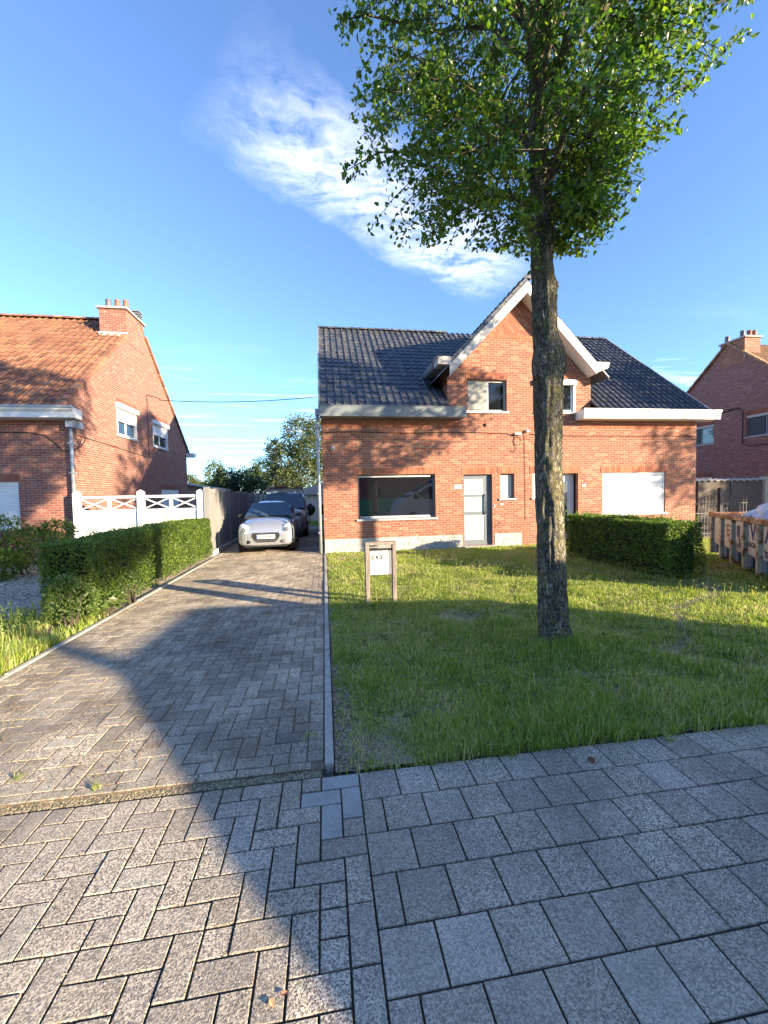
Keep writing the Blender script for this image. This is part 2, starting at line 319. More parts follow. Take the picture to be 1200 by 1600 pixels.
# ------------------------------------------------------------------ mesh helpers
class Fr:
    def __init__(s, O, U, N): s.O, s.U, s.N = Vector(O), Vector(U), Vector(N)
    def p(s, u, d, z): return s.O + s.U * u + s.N * d + Vector((0, 0, z))
WORLD = Fr((0, 0, 0), (1, 0, 0), (0, 1, 0))
class MB:
    def __init__(s): s.v = []; s.f = []
    def add(s, vs, fs): n = len(s.v); s.v += [tuple(q) for q in vs]; s.f += [tuple(i + n for i in f) for f in fs]; return s
    def box(s, x0, x1, y0, y1, z0, z1, F=WORLD):
        return s.add([F.p(x, y, z) for z in (z0, z1) for y in (y0, y1) for x in (x0, x1)], [(0, 2, 3, 1), (4, 5, 7, 6), (0, 1, 5, 4), (2, 6, 7, 3), (0, 4, 6, 2), (1, 3, 7, 5)])
    def poly(s, pts): return s.add(pts, [tuple(range(len(pts)))])
    def prism(s, prof, a, b, F=WORLD, axis='d'):       # prof in (u,z) extruded along d, or (d,z) along u
        n = len(prof); f = (lambda q, t: F.p(q[0], t, q[1])) if axis == 'd' else (lambda q, t: F.p(t, q[0], q[1]))
        vs = [f(q, a) for q in prof] + [f(q, b) for q in prof]
        return s.add(vs, [tuple(range(n))[::-1], tuple(range(n, 2 * n))] + [(i, (i + 1) % n, (i + 1) % n + n, i + n) for i in range(n)])
    def beam(s, a, b, w, h, up=(0, 0, 1)):
        a, b = Vector(a), Vector(b); d = (b - a).normalized(); r = d.cross(Vector(up)); r = r.normalized() if r.length > 1e-4 else Vector((1, 0, 0)); q = r.cross(d)
        return s.add([e + r * (i * w / 2) + q * (j * h / 2) for e in (a, b) for i, j in ((-1, -1), (1, -1), (1, 1), (-1, 1))], [(0, 1, 2, 3), (7, 6, 5, 4)] + [(i, (i + 4), (i + 1) % 4 + 4, (i + 1) % 4) for i in range(4)])
    def tube(s, pts, rad, n=8, cap=True):
        pts = [Vector(q) for q in pts]; rad = rad if hasattr(rad, '__len__') else [rad] * len(pts); vs = []
        ref = None
        for i, q in enumerate(pts):
            d = (pts[min(i + 1, len(pts) - 1)] - pts[max(i - 1, 0)]).normalized()
            if ref is None: ref = d.orthogonal().normalized()
            ref = (ref - d * ref.dot(d)).normalized(); bb = d.cross(ref)
            vs += [q + (ref * math.cos(2 * PI * k / n) + bb * math.sin(2 * PI * k / n)) * rad[i] for k in range(n)]
        fs = [(i * n + k, i * n + (k + 1) % n, (i + 1) * n + (k + 1) % n, (i + 1) * n + k) for i in range(len(pts) - 1) for k in range(n)]
        if cap: fs += [tuple(range(n))[::-1], tuple(range((len(pts) - 1) * n, len(pts) * n))]
        return s.add(vs, fs)
    def lathe(s, prof, n=20, O=(0, 0, 0), ax='z'):
        vs = []
        for r, h in prof:
            for k in range(n):
                c, q = r * math.cos(2 * PI * k / n), r * math.sin(2 * PI * k / n)
                vs.append((O[0] + (h if ax == 'x' else c), O[1] + (h if ax == 'y' else (q if ax != 'x' else c)), O[2] + (h if ax == 'z' else (q))))
        m_ = len(prof); return s.add(vs, [(i * n + k, i * n + (k + 1) % n, (i + 1) * n + (k + 1) % n, (i + 1) * n + k) for i in range(m_ - 1) for k in range(n)] + [tuple(range(n))[::-1], tuple(range((m_ - 1) * n, m_ * n))])
    def mesh(s, name, smooth=False, bevel=0, seg=1):
        me = bpy.data.meshes.new(name); me.from_pydata(s.v, [], s.f)
        if bevel or True:
            bm = bmesh.new(); bm.from_mesh(me)
            if bevel: bmesh.ops.bevel(bm, geom=bm.edges[:], offset=bevel, segments=seg, affect='EDGES', clamp_overlap=True)
            bmesh.ops.recalc_face_normals(bm, faces=bm.faces); bm.to_mesh(me); bm.free()
        if smooth: me.polygons.foreach_set('use_smooth', [True] * len(me.polygons))
        me.update(); return me
    def build(s, name, mat, parent=None, smooth=False, bevel=0, seg=1, **tags):
        return link(s.mesh(name, smooth, bevel, seg), name, mat, parent, **tags)
def link(me, name, mat=None, parent=None, label=None, category=None, group=None, kind=None, mw=None):
    o = bpy.data.objects.new(name, me); COL.objects.link(o)
    if mat is not None and me is not None and not len(me.materials): me.materials.append(M[mat] if isinstance(mat, str) else mat)
    if parent is not None: o.parent = parent; o.matrix_parent_inverse = PINV.get(parent.name, Matrix()) 
    if mw is not None: o.matrix_basis = mw
    tag(o, label, category, group, kind); return o
def tag(o, label=None, category=None, group=None, kind=None):
    for k, v_ in (('label', label), ('category', category), ('group', group), ('kind', kind)):
        if v_: o[k] = v_
    return o
PINV = {}
def thing(name, label, category, loc=(0, 0, 0), group=None, rz=0, local=False):
    """Empty at the thing's base. Unless local, parts are written in world coordinates (parent inverse undoes the empty)."""
    o = bpy.data.objects.new(name, None); COL.objects.link(o); mw = Matrix.Translation(loc) @ Matrix.Rotation(rz, 4, 'Z')
    o.matrix_basis = mw; o.empty_display_size = .3
    if not local: PINV[o.name] = mw.inverted()
    return tag(o, label, category, group)
def np_mesh(name, V, F, mat, parent=None, smooth=False, attrs=None, **tags):
    me = bpy.data.meshes.new(name); V = np.asarray(V, np.float32); F = np.asarray(F, np.int32)
    me.vertices.add(len(V)); me.vertices.foreach_set('co', V.ravel()); k = F.shape[1]
    me.loops.add(F.size); me.loops.foreach_set('vertex_index', F.ravel()); me.polygons.add(len(F))
    me.polygons.foreach_set('loop_start', np.arange(0, F.size, k, dtype=np.int32)); me.polygons.foreach_set('loop_total', np.full(len(F), k, np.int32))
    me.polygons.foreach_set('use_smooth', np.full(len(F), bool(smooth)))
    for nm, arr in (attrs or {}).items(): me.attributes.new(nm, 'FLOAT', 'POINT').data.foreach_set('value', np.asarray(arr, np.float32))
    me.update(calc_edges=True); return link(me, name, mat, parent, **tags)
def leaves(name, C, size, mat, parent=None, bias=None, up=.3, droop=.0, shape=0, aspect=.62, **tags):
    n = len(C); C = np.asarray(C, float); size = np.broadcast_to(size, (n,))
    d = RNG.normal(size=(n, 3)); d[:, 2] = d[:, 2] * .7 - droop; d /= np.linalg.norm(d, axis=1)[:, None]
    nn = RNG.normal(size=(n, 3)); nn[:, 2] += up; nn = nn if bias is None else nn + bias; nn -= d * (nn * d).sum(1)[:, None]; nn /= np.linalg.norm(nn, axis=1)[:, None]
    s_ = np.cross(d, nn); L = size[:, None]; w = L * aspect * .5
    if shape == 0:   # folded diamond
        V = np.stack([C, C + d * L * .45 + s_ * w + nn * w * .3, C + d * L - nn * L * .08, C + d * L * .45 - s_ * w + nn * w * .3], 1).reshape(-1, 3)
        b_ = np.arange(n)[:, None] * 4; F = np.concatenate([b_ + [0, 1, 2], b_ + [0, 2, 3]])
    else:            # ovate leaf with a folded midrib
        V = np.stack([C, C + d * L * .3 + s_ * w + nn * w * .35, C + d * L * .68 + s_ * w * .72 + nn * w * .2, C + d * L - nn * L * .12, C + d * L * .68 - s_ * w * .72 + nn * w * .2, C + d * L * .3 - s_ * w + nn * w * .35, C + d * L * .5], 1).reshape(-1, 3)
        b_ = np.arange(n)[:, None] * 7; F = np.concatenate([b_ + q for q in ([0, 1, 6], [1, 2, 6], [2, 3, 6], [3, 4, 6], [4, 5, 6], [5, 0, 6])])
    return np_mesh(name, V, F, mat, parent, **tags)
def text(s, size, mat, mw, name='lettering', parent=None, ext=.001, bold=0, **tags):
    cu = bpy.data.curves.new(name, 'FONT'); cu.body = s; cu.size = size; cu.extrude = ext; cu.align_x = 'CENTER'; cu.align_y = 'CENTER'; cu.offset = bold; cu.resolution_u = 3
    o = bpy.data.objects.new('tmp', cu); COL.objects.link(o); dg = bpy.context.evaluated_depsgraph_get(); me = bpy.data.meshes.new_from_object(o.evaluated_get(dg)); bpy.data.objects.remove(o)
    me.name = name; me.materials.clear(); me.transform(mw); return link(me, name, mat, parent, **tags)
def face_y(x, y, z): return Matrix.Translation((x, y, z)) @ Matrix.Rotation(PI / 2, 4, 'X')     # text readable from -Y

# ------------------------------------------------------------------ ground
YF = 9.48
def sheet(name, x0, x1, y0, y1, z, mat, **t): return MB().add([(x0, y0, z), (x1, y0, z), (x1, y1, z), (x0, y1, z)], [(0, 1, 2, 3)]).build(name, mat, **t)
sheet('ground', -400, 400, -400, 400, -.14, 'soil', kind='structure')
sheet('road', -120, 120, -9.2, -3.7, -.11, 'asphalt', kind='structure')
sidewalk = MB().box(-60, 60, -3.6, .235, -.13, -.0075).build('sidewalk', 'joint', kind='structure')
driveway = MB().box(-3.17, -.20, .294, 24, -.13, .0015).build('driveway', 'drive_joint', kind='structure')
MB().box(-60, 60, -3.7, -3.602, -.13, .0).build('street_kerb', 'curb', bevel=.01, kind='structure')

MB().box(-3.17, -.2, .238, .292, -.1, -.009).build('mortar_strip', 'joint', driveway)
def lawn_surface(name, x0, x1, y0, y1, mat, z=.0, amp=.03, st=.12):
    nx, ny = int((x1 - x0) / st) + 1, int((y1 - y0) / st) + 1
    X, Y = np.meshgrid(np.linspace(x0, x1, nx), np.linspace(y0, y1, ny)); Z = np.array([[mnoise.noise(Vector((x * .9, y * .9, 3))) * amp + mnoise.noise(Vector((x * 5, y * 5, 1))) * amp * .35 for x in X[0]] for y in Y[:, 0]]) + z
    i = np.arange((ny - 1) * nx).reshape(ny - 1, nx)[:, :-1].ravel(); F = np.stack([i, i + 1, i + nx + 1, i + nx], 1)
    return np_mesh(name, np.stack([X, Y, Z], -1).reshape(-1, 3), F, mat, smooth=True, kind='structure')
lawn_surface('lawn', -.135, 18.7, .236, 9.47, 'soil', -.002, .022)
lawn_surface('verge_soil', -9, -3.25, .24, 4.6, 'soil', -.012)
lawn_surface('gravel_path', -14, -3.25, 4.605, 10.05, 'gravel', -.02, .02)

# --- pavers
def paver_mesh(w, h, t=.05, c=.002):
    a, b_ = w / 2, h / 2
    V = [(-a, -b_, -t), (a, -b_, -t), (a, b_, -t), (-a, b_, -t), (-a, -b_, -c), (a, -b_, -c), (a, b_, -c), (-a, b_, -c), (-a + c, -b_ + c, 0), (a - c, -b_ + c, 0), (a - c, b_ - c, 0), (-a + c, b_ - c, 0)]
    F = [(8, 9, 10, 11)] + [(i, (i + 1) % 4, (i + 1) % 4 + 4, i + 4) for i in range(4)] + [(i + 4, (i + 1) % 4 + 4, (i + 1) % 4 + 8, i + 8) for i in range(4)]
    return V, F
MC = {}
def lay(items, parent, name, mat, z, limit=300, tilt=.0045, lift=.0014, alt=None):
    """items: (cx, cy, w, h). The ones that show largest become single parts, the rest one stuff part."""
    sc = []
    for it in items:
        ok, d = seen(it[0], it[1], z); sc.append((0 if ok else 1, d, it))
    sc.sort(key=lambda q: q[:2]); V = []; F = []
    for k, (vis, d, (cx, cy, w, h)) in enumerate(sc):
        mw = Matrix.Translation((cx, cy, z + float(np.clip(RNG.normal(), -1.3, 1.8)) * lift)) @ Matrix.Rotation(RNG.normal() * tilt, 4, 'X') @ Matrix.Rotation(RNG.normal() * tilt, 4, 'Y') @ Matrix.Rotation(RNG.normal() * .006, 4, 'Z')
        a = alt(cx, cy) if alt else None
        if k < limit and vis == 0:
            key = (name, mat, round(w, 3), round(h, 3), a)
            if key not in MC:
                v_, f_ = paver_mesh(w, h); me = bpy.data.meshes.new(name); me.from_pydata(v_, [], f_); me.materials.append(M[a or mat]); MC[key] = me
            link(MC[key], name, None, parent, mw=mw, label='smooth blue-grey %s' % name.replace('_', ' ') if a else None)
        else:
            v_, f_ = paver_mesh(w, h); n = len(V); V += [tuple(mw @ Vector(q)) for q in v_]; F += [tuple(i + n for i in f) for f in f_]
    if V: np_mesh(name, V, F, mat, parent, kind='stuff')
U = .22; J = .009
sq = []
for r in range(-14, 1):                           # square slabs, rows across; top row r=0 spans y 0..U
    off = 0 if r % 2 == 0 else -.5
    for c in range(-1, 46):
        x0 = max(0, (c + off + .0) * U); x1 = (c + off + 1) * U
        if x1 <= .01: continue
        sq.append(((x0 + x1) / 2, (r + .5) * U, x1 - x0 - J, U - J))
sq = [q for q in sq if q[2] > .03]
lay(sq, sidewalk, 'square_paver', 'paver', 0)
# herringbone left of x=0 (plain stretcher column at its edge lower down)
def herring(x0, x1, y0, y1, ox, oy, ph, g_=.11):
    out = []; i0, i1 = int((x0 - ox) / g_) - 2, int((x1 - ox) / g_) + 2; j0, j1 = int((y0 - oy) / g_) - 2, int((y1 - oy) / g_) + 2
    for i in range(i0, i1):
        for j in range(j0, j1):
            k = (i - j + ph) % 4
            if k == 0: a = (ox + i * g_, oy + j * g_, ox + (i + 2) * g_, oy + (j + 1) * g_)
            elif k == 3: a = (ox + i * g_, oy + j * g_, ox + (i + 1) * g_, oy + (j + 2) * g_)
            else: continue
            a = (max(a[0], x0), max(a[1], y0), min(a[2], x1), min(a[3], y1))
            if a[2] - a[0] > .03 and a[3] - a[1] > .03: out.append(((a[0] + a[2]) / 2, (a[1] + a[3]) / 2, a[2] - a[0] - J, a[3] - a[1] - J))
    return out
hb = herring(-4.5, -.0, -.55, .22, 0, 0, 3) + herring(-4.5, -.11, -3.1, -.55, 0, 0, 3) + [(-.055, -.66 - .22 * k, .11 - J, .22 - J) for k in range(11)]
plain = [(-.11, .165), (-.22, .055), (-.055, 0.), (-.165, -.11)]
hb_side = hb
lay(hb, sidewalk, 'paver', 'paver', 0, alt=lambda x, y: 'plain_paver' if any(abs(x - a) < .03 and abs(y - b_) < .03 for a, b_ in plain) else None)
hb = herring(-3.165, -.205, .365, 19.5, .02, .035, 2) + [(-3.165 + .11 + .222 * k, .330, .214, .062) for k in range(13)]
lay(hb, driveway, 'paver', 'drive_paver', .0075, tilt=.005, lift=.0013)
for k in range(11):
    MB().box(-.198, -.143, .31 + k * .92, .31 + (k + 1) * .92 - .006, -.12, .022 + random.uniform(-.006, .006)).build('kerb_stone', 'curb', driveway, bevel=.006)
for k in range(11):
    MB().box(-3.235, -3.175, .31 + k * .92, .31 + (k + 1) * .92 - .006, -.12, .018 + random.uniform(-.006, .006)).build('kerb_stone', 'curb', driveway, bevel=.006)
# crumbs, moss and grit in the joints and on the drive
n = 5200; cx = RNG.uniform(-3.1, -.22, n); cy = .26 + RNG.beta(1, 3.2, n) * 7
keep = np.array([mnoise.noise(Vector((x * 1.6, y * 1.6, 8))) > -.05 for x, y in zip(cx, cy)]); cx, cy = cx[keep], cy[keep]
leaves('moss_crumbs', np.stack([cx, cy, np.full(len(cx), .015)], 1), RNG.uniform(.004, .016, len(cx)), simple('moss_crumb', (.20, .13, .06), .95, var=.5, scale=30), up=2, kind='stuff')

# pebbles on the gravel, crumbs of soil along the kerb
def pebbles(name, x0, x1, y0, y1, n, sz, mat, z=.004):
    X = RNG.uniform(x0, x1, n); Y = RNG.uniform(y0, y1, n); B = np.array([[-1, -1, 0], [1, -1, 0], [1, 1, 0], [-1, 1, 0], [-.5, -.5, .7], [.6, -.4, .8], [.5, .5, .7], [-.5, .6, .6]]); a = RNG.uniform(0, 2 * PI, n); S = RNG.uniform(.5, 1.2, (n, 1)) * sz
    V = B[None] * S[:, None] * RNG.uniform(.6, 1.3, (n, 1, 3)); c, s_ = np.cos(a)[:, None], np.sin(a)[:, None]; V = np.stack([V[..., 0] * c - V[..., 1] * s_ + X[:, None], V[..., 0] * s_ + V[..., 1] * c + Y[:, None], V[..., 2] + z], -1).reshape(-1, 3)
    b_ = np.arange(n)[:, None] * 8; F = np.concatenate([b_ + q for q in ([4, 5, 6, 7], [0, 1, 5, 4], [1, 2, 6, 5], [2, 3, 7, 6], [3, 0, 4, 7])]); return np_mesh(name, V, F, mat, kind='stuff')
def nz_(X, Y): return np.array([mnoise.noise(Vector((x * 2.3, y * 2.3, 7))) for x, y in zip(X, Y)])
def pebble_mat(name, a, b_):
    m, t, bs = newmat(name); t.put(bs, 'Base Color', t.mix(rnd(t), a, b_)); bs.inputs['Roughness'].default_value = .9; return m
pebbles('gravel_stones', -7.8, -4.0, 4.4, 8.5, 9000, .016, pebble_mat('pebble', (.26, .21, .16), (.66, .56, .45)), -.01)
pebbles('strip_crumbs', -3.15, -.22, .238, .297, 5200, .0065, pebble_mat('strip_crumb', (.10, .085, .04), (.40, .32, .21)), -.010)
pebbles('pavement_grit', -2.4, 4.0, -1.5, .2, 900, .0022, pebble_mat('grit', (.16, .13, .10), (.6, .55, .48)), .0)
JP = []
for (cx_, cy_, w_, h_) in sq + hb_side:
    if abs(cx_) < 4 and cy_ > -1.6:
        k_ = RNG.random(5); JP += [(cx_ + (q - .5) * w_, cy_ - h_ / 2 - .005, -.004) for q in k_] + [(cx_ - w_ / 2 - .005, cy_ + (q - .5) * h_, -.004) for q in RNG.random(4)]
JP = np.array(JP); JP = JP[nz_(JP[:, 0], JP[:, 1]) > -.1]; leaves('joint_moss', JP + RNG.normal(0, [.003, .003, .001], JP.shape), RNG.uniform(.004, .012, len(JP)), leaf_mat('joint_moss_green', [(.05, .05, .02), (.10, .10, .03), (.16, .12, .06)], .1, .9), up=1.5, kind='stuff')
pebbles('soil_crumbs', -.13, .45, .24, 2.6, 5200, .007, pebble_mat('soil_crumb', (.10, .075, .05), (.46, .36, .25)), .008)
# ------------------------------------------------------------------ grass
def blades(name, X, Y, H, Wd, mat, dry=None, z0=-.01, lean=.7, seed=0, parent=None, **tags):
    n = len(X); a = RNG.uniform(0, 2 * PI, n); dxy = np.stack([np.cos(a), np.sin(a)], 1); ln = np.abs(RNG.normal(.5, .35, n)) * lean
    side = np.stack([-np.sin(a + RNG.normal(0, .6, n)), np.cos(a), np.zeros(n)], 1); B = np.stack([X, Y, np.full(n, z0)], 1)
    mid = B + np.concatenate([dxy * (H * ln * .35)[:, None], (H * .6)[:, None]], 1); tip = B + np.concatenate([dxy * (H * ln * 1.15)[:, None], (H * (1 - .25 * ln))[:, None]], 1)
    w = Wd[:, None] * side * .5
    V = np.stack([B - w, B + w, mid - w * .8, mid + w * .8, tip], 1).reshape(-1, 3); b_ = np.arange(n)[:, None] * 5
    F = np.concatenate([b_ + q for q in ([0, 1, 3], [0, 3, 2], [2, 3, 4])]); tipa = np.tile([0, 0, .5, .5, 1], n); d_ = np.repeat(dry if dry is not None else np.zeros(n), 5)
    return np_mesh(name, V, F, mat, parent, attrs={'tip': tipa, 'dry': d_}, **tags)
def nz(X, Y, s, o=0): return np.array([mnoise.noise(Vector((x * s, y * s, o))) for x, y in zip(X, Y)])
def scatter(n, x0, x1, y0, y1, far=1.5):
    X = RNG.uniform(x0, x1, n); Y = RNG.uniform(y0, y1, n); d = np.hypot(X - CAM[0], Y - CAM[1]); k = RNG.random(n) < np.minimum(1, (2.6 / d) ** far)
    px = (X - CAM[0]) * CR[0] + (Y - CAM[1]) * CR[1]; f = (X - CAM[0]) * CF[0] + (Y - CAM[1]) * CF[1]; k &= (np.abs(px) < f * 1.0 + .9); return X[k], Y[k], d[k]
X, Y, d = scatter(2600000, -.12, 18.5, .20, 9.4, 1.35)
front = .206 + .035 * nz(X, Y * 0, 6, 5) + .02 * nz(X, Y * 0, 22, 5)
bare = nz(X, Y, 1.5, 2) * .5 + nz(X, Y, 4.5, 4) * .5
edge = np.clip((X + .13) / np.where(Y < 1.3, .22, .05), 0.22, 1) * np.clip((Y - front + .03) / .05, 0, 1)
pathd = np.abs((Y - 2.0) - (X - 3.9) * .75 - .15 * np.sin(X * 3)); path = np.where((X > 3.2) & (X < 7.5), np.clip(pathd / .28, 0.12, 1), 1)   # worn diagonal track to the right
corner = np.clip(np.hypot((X + .1) / .3, (Y - .6) / .8), .35, 1)
pk = (RNG.random(len(X)) < np.clip(.95 + bare * 1.3, .12, 1) * edge * path * corner) & (Y > front)
X, Y, d, bare = X[pk], Y[pk], d[pk], bare[pk]
tr = np.hypot(X - 2.28, Y - 1.85); H = .036 + .045 * np.clip(nz(X, Y, 2.2, 9) + .5, 0, 1) + .12 * np.exp(-(tr / .45) ** 2) + .05 * np.exp(-((Y - .45) / .35) ** 2) * np.clip(X - .2, 0, 1)
H = H * RNG.uniform(.55, 1.3, len(X)); dry = (RNG.random(len(X)) < .16 + .2 * (bare < -.1) + .16 * (nz(X, Y, 1.1, 20) > .08)) * RNG.uniform(.4, 1, len(X))
print('lawn blades', len(X))
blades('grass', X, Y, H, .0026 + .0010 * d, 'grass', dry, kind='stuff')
# tall stems with seed heads, through the lawn
n = 5200; X = RNG.uniform(.0, 13, n); Y = .35 + RNG.beta(1.1, 1.3, n) * 8.2; k = (nz(X, Y, .9, 31) > -.12) | (Y < .9); X, Y = X[k], Y[k]; n = len(X); d = np.hypot(X, Y + 2.1)
H = RNG.uniform(.10, .22, n); blades('seed_stem_grass', X, Y, H, .0022 + .0004 * d, 'grass', RNG.uniform(.1, .75, n), lean=.22, kind='stuff')
hd = np.stack([X + RNG.normal(0, .012, n), Y + RNG.normal(0, .012, n), H * .92], 1); hd = np.repeat(hd, 4, 0) + RNG.normal(0, .007, (n * 4, 3))
leaves('grass_seed_heads', hd, RNG.uniform(.01, .024, n * 4), leaf_mat('seed_head', [(.20, .22, .07), (.34, .34, .14), (.42, .40, .22)], .3, .7), droop=-1, kind='stuff')
# broad leaved weeds in the lawn
n = 900; X = RNG.uniform(.1, 9, n); Y = RNG.uniform(.4, 7.5, n); P_ = np.repeat(np.stack([X, Y, np.full(n, .03)], 1), 9, 0) + RNG.normal(0, [.03, .03, .012], (n * 9, 3)); P_[:, 2] = np.maximum(P_[:, 2], .012)
leaves('lawn_weeds', P_, RNG.uniform(.022, .05, n * 9), 'leaf_light', up=1.6, kind='stuff')
n = 420; X = np.repeat(RNG.uniform(0, 8, 42), 10) + RNG.normal(0, .14, n); Y = np.repeat(RNG.uniform(.35, 6.5, 42), 10) + RNG.normal(0, .12, n); P_ = np.repeat(np.stack([X, Y, np.full(n, .04)], 1), 14, 0) + RNG.normal(0, [.035, .035, .014], (n * 14, 3))
leaves('clover_patches', P_, RNG.uniform(.012, .026, n * 14), 'leaf_tree', up=2.2, aspect=.9, kind='stuff')
# rough grass left of the drive
X, Y, d = scatter(300000, -8, -3.26, .3, 4.7, 1.0); nn_ = nz(X, Y, 1.3, 6); k = RNG.random(len(X)) < np.clip(.5 + nn_ * 1.8 + .9 * (Y < 2.75) * (X > -4.6), 0.05, 1) * np.clip((4.4 - Y) / .9, .06, 1); X, Y, d = X[k], Y[k], d[k]
H = (.07 + .15 * np.exp(-((Y - 1.9) / .9) ** 2)) * RNG.uniform(.6, 1.5, len(X)); blades('verge_grass', X, Y, H, .004 + .0011 * d, 'grass', (RNG.random(len(X)) < .28) * .8, kind='stuff')
# barley-like tuft at the kerb
n = 46; X = RNG.normal(-3.75, .16, n); Y = RNG.normal(3.15, .16, n); H = RNG.uniform(.22, .42, n); tuft = thing('wild_barley_tuft', 'tall pale wild barley tuft growing beside the left kerb of the driveway', 'plant', (-3.75, 3.15, 0))
blades('blade', X, Y, H, np.full(n, .009), 'grass', np.full(n, .35), lean=.3, parent=tuft, kind='stuff')
leaves('ear', np.repeat(np.stack([X, Y, H * .95], 1), 10, 0) + RNG.normal(0, [.012, .012, .03], (n * 10, 3)), .035, 'leaf_light', tuft, droop=-1.2, kind='stuff')
# small weeds between the slabs
for (x, y, s_, lb) in ((.97, .21, .06, 'small green weed growing between the lawn edge slabs nearest the driveway'), (2.05, .17, .05, 'small green weed in a slab joint at the middle of the lawn edge'), (2.78, -.06, .05, 'small weed in the slab joint at the far right of the pavement'), (-2.02, .52, .045, 'yellow green weed in the sunlit driveway paving near its front edge'), (-.30, .63, .06, 'small tuft of weed beside the right kerb of the driveway'), (-1.5, .34, .03, 'tiny moss tuft on the front edge of the driveway')):
    w_ = thing('weed', lb, 'weed', (x, y, 0)); n = 26
    blades('blade', RNG.normal(x, s_ * .35, n), RNG.normal(y, s_ * .3, n), RNG.uniform(.02, .055, n), np.full(n, .005), 'grass', RNG.uniform(0, .5, n), z0=0., lean=1.3, parent=w_, kind='stuff')
def fallen_leaf(x, y, s, lb, mat='dead_leaf', rz=0.):
    V = [(0, -.5, 0), (.32, -.2, .12), (.4, .15, .18), (0, .6, .1), (-.4, .15, .22), (-.3, -.2, .08), (0, 0, .02)]
    m_ = MB().add([(a * s, b_ * s, c_ * s) for a, b_, c_ in V], [(0, 1, 6), (1, 2, 6), (2, 3, 6), (3, 4, 6), (4, 5, 6), (5, 0, 6)]).build('fallen_leaf', mat, label=lb, category='leaf'); m_.location = (x, y, .004); m_.rotation_euler = (0, 0, rz)
fallen_leaf(1.42, .07, .055, 'curled dark brown leaf lying on the grey slabs near the lawn edge')
M['tan_leaf'] = simple('tan_leaf', (.50, .33, .16), .8); M['red_leaf'] = simple('red_leaf', (.42, .16, .09), .8)
fallen_leaf(-.372, -.83, .028, 'small tan leaf scrap on the sunlit pavers at the bottom of the photo', 'tan_leaf', .7)
fallen_leaf(-.335, -.81, .022, 'small reddish leaf scrap on the sunlit pavers at the shadow edge', 'red_leaf', 2.)

# ------------------------------------------------------------------ trees
def trunk_mesh(path, rad, nseg, nring, amp=.014, knots=()):
    V = []; pts = [Vector(p) for p in path]; zs = np.linspace(pts[0].z, pts[-1].z, nring); px = np.interp(zs, [p.z for p in pts], [p.x for p in pts]); py = np.interp(zs, [p.z for p in pts], [p.y for p in pts]); rr = np.interp(zs, [p.z for p in pts], rad)
    for z, x, y, r in zip(zs, px, py, rr):
        for k in range(nseg):
            th = 2 * PI * k / nseg; c, s_ = math.cos(th), math.sin(th)
            q = Vector((c * 3.2, s_ * 3.2, z * 1.1)); q2 = Vector((c * 11 * r / .15, s_ * 11 * r / .15, z * 3.3))
            e = mnoise.noise(q) * amp * 1.3 - abs(mnoise.noise(q2)) * amp * 2.2 + mnoise.noise(q2 * 2.3) * amp * .6
            for kz, kth, ka, kw in knots:
                dth = (th - kth + PI) % (2 * PI) - PI; e += ka * math.exp(-((z - kz) / kw) ** 2 - (dth * r / kw * 1.2) ** 2) * (1 + .5 * mnoise.noise(q2 * 1.5))
            V.append((x + c * (r + e), y + s_ * (r + e), z))
    F = [(i * nseg + k, i * nseg + (k + 1) % nseg, (i + 1) * nseg + (k + 1) % nseg, (i + 1) * nseg + k) for i in range(nring - 1) for k in range(nseg)]
    return V, F
TX, TY = 2.285, 1.89
tree = thing('pear_tree', 'tall street tree with mossy trunk standing in the front lawn near the pavement', 'tree', (TX, TY, 0))
V, F = trunk_mesh([(TX, TY, -.05), (TX - .005, TY, .12), (TX - .03, TY, .74), (TX - .065, TY, 1.78), (TX - .07, TY, 2.8), (TX - .115, TY, 3.6), (TX - .14, TY, 4.4), (TX - .16, TY, 5.1), (TX - .18, TY, 6.2), (TX - .15, TY, 7.6), (TX - .1, TY, 9.2)],
    [.205, .168, .148, .138, .142, .120, .106, .098, .075, .045, .02], 56, 330, .014, ((3.02, -.4, .055, .14), (2.98, 3.5, .05, .12), (3.42, 3.6, .045, .07), (3.80, -.3, .04, .06), (4.28, -.6, .06, .07), (4.0, 3.3, .035, .05), (3.15, -1.2, .03, .09), (3.6, -1.4, .02, .2), (2.7, -1.9, .02, .2), (.05, -.6, .03, .14), (.05, 3.9, .03, .14), (.05, 1.5, .03, .14)))
np_mesh('trunk', V, F, 'bark', tree, smooth=True)
def rad_env(z, az):       # crown envelope: wider to the left low down, flares upward to the right
    lx = math.cos(az)
    left = np.interp(z, [4.15, 4.4, 4.9, 5.5, 6.3, 7.2, 8.6, 9.8], [.6, 1.05, 1.5, 1.55, 1.68, 1.8, 1.5, .3]); right = np.interp(z, [4.15, 4.5, 4.9, 5.4, 6.0, 6.8, 7.6, 8.6, 9.8], [.12, .32, .58, .86, 1.28, 1.95, 2.1, 1.6, .3])
    return left + (right - left) * (lx * .5 + .5)
rs = random.Random(5); limbs = MB(); tips = []
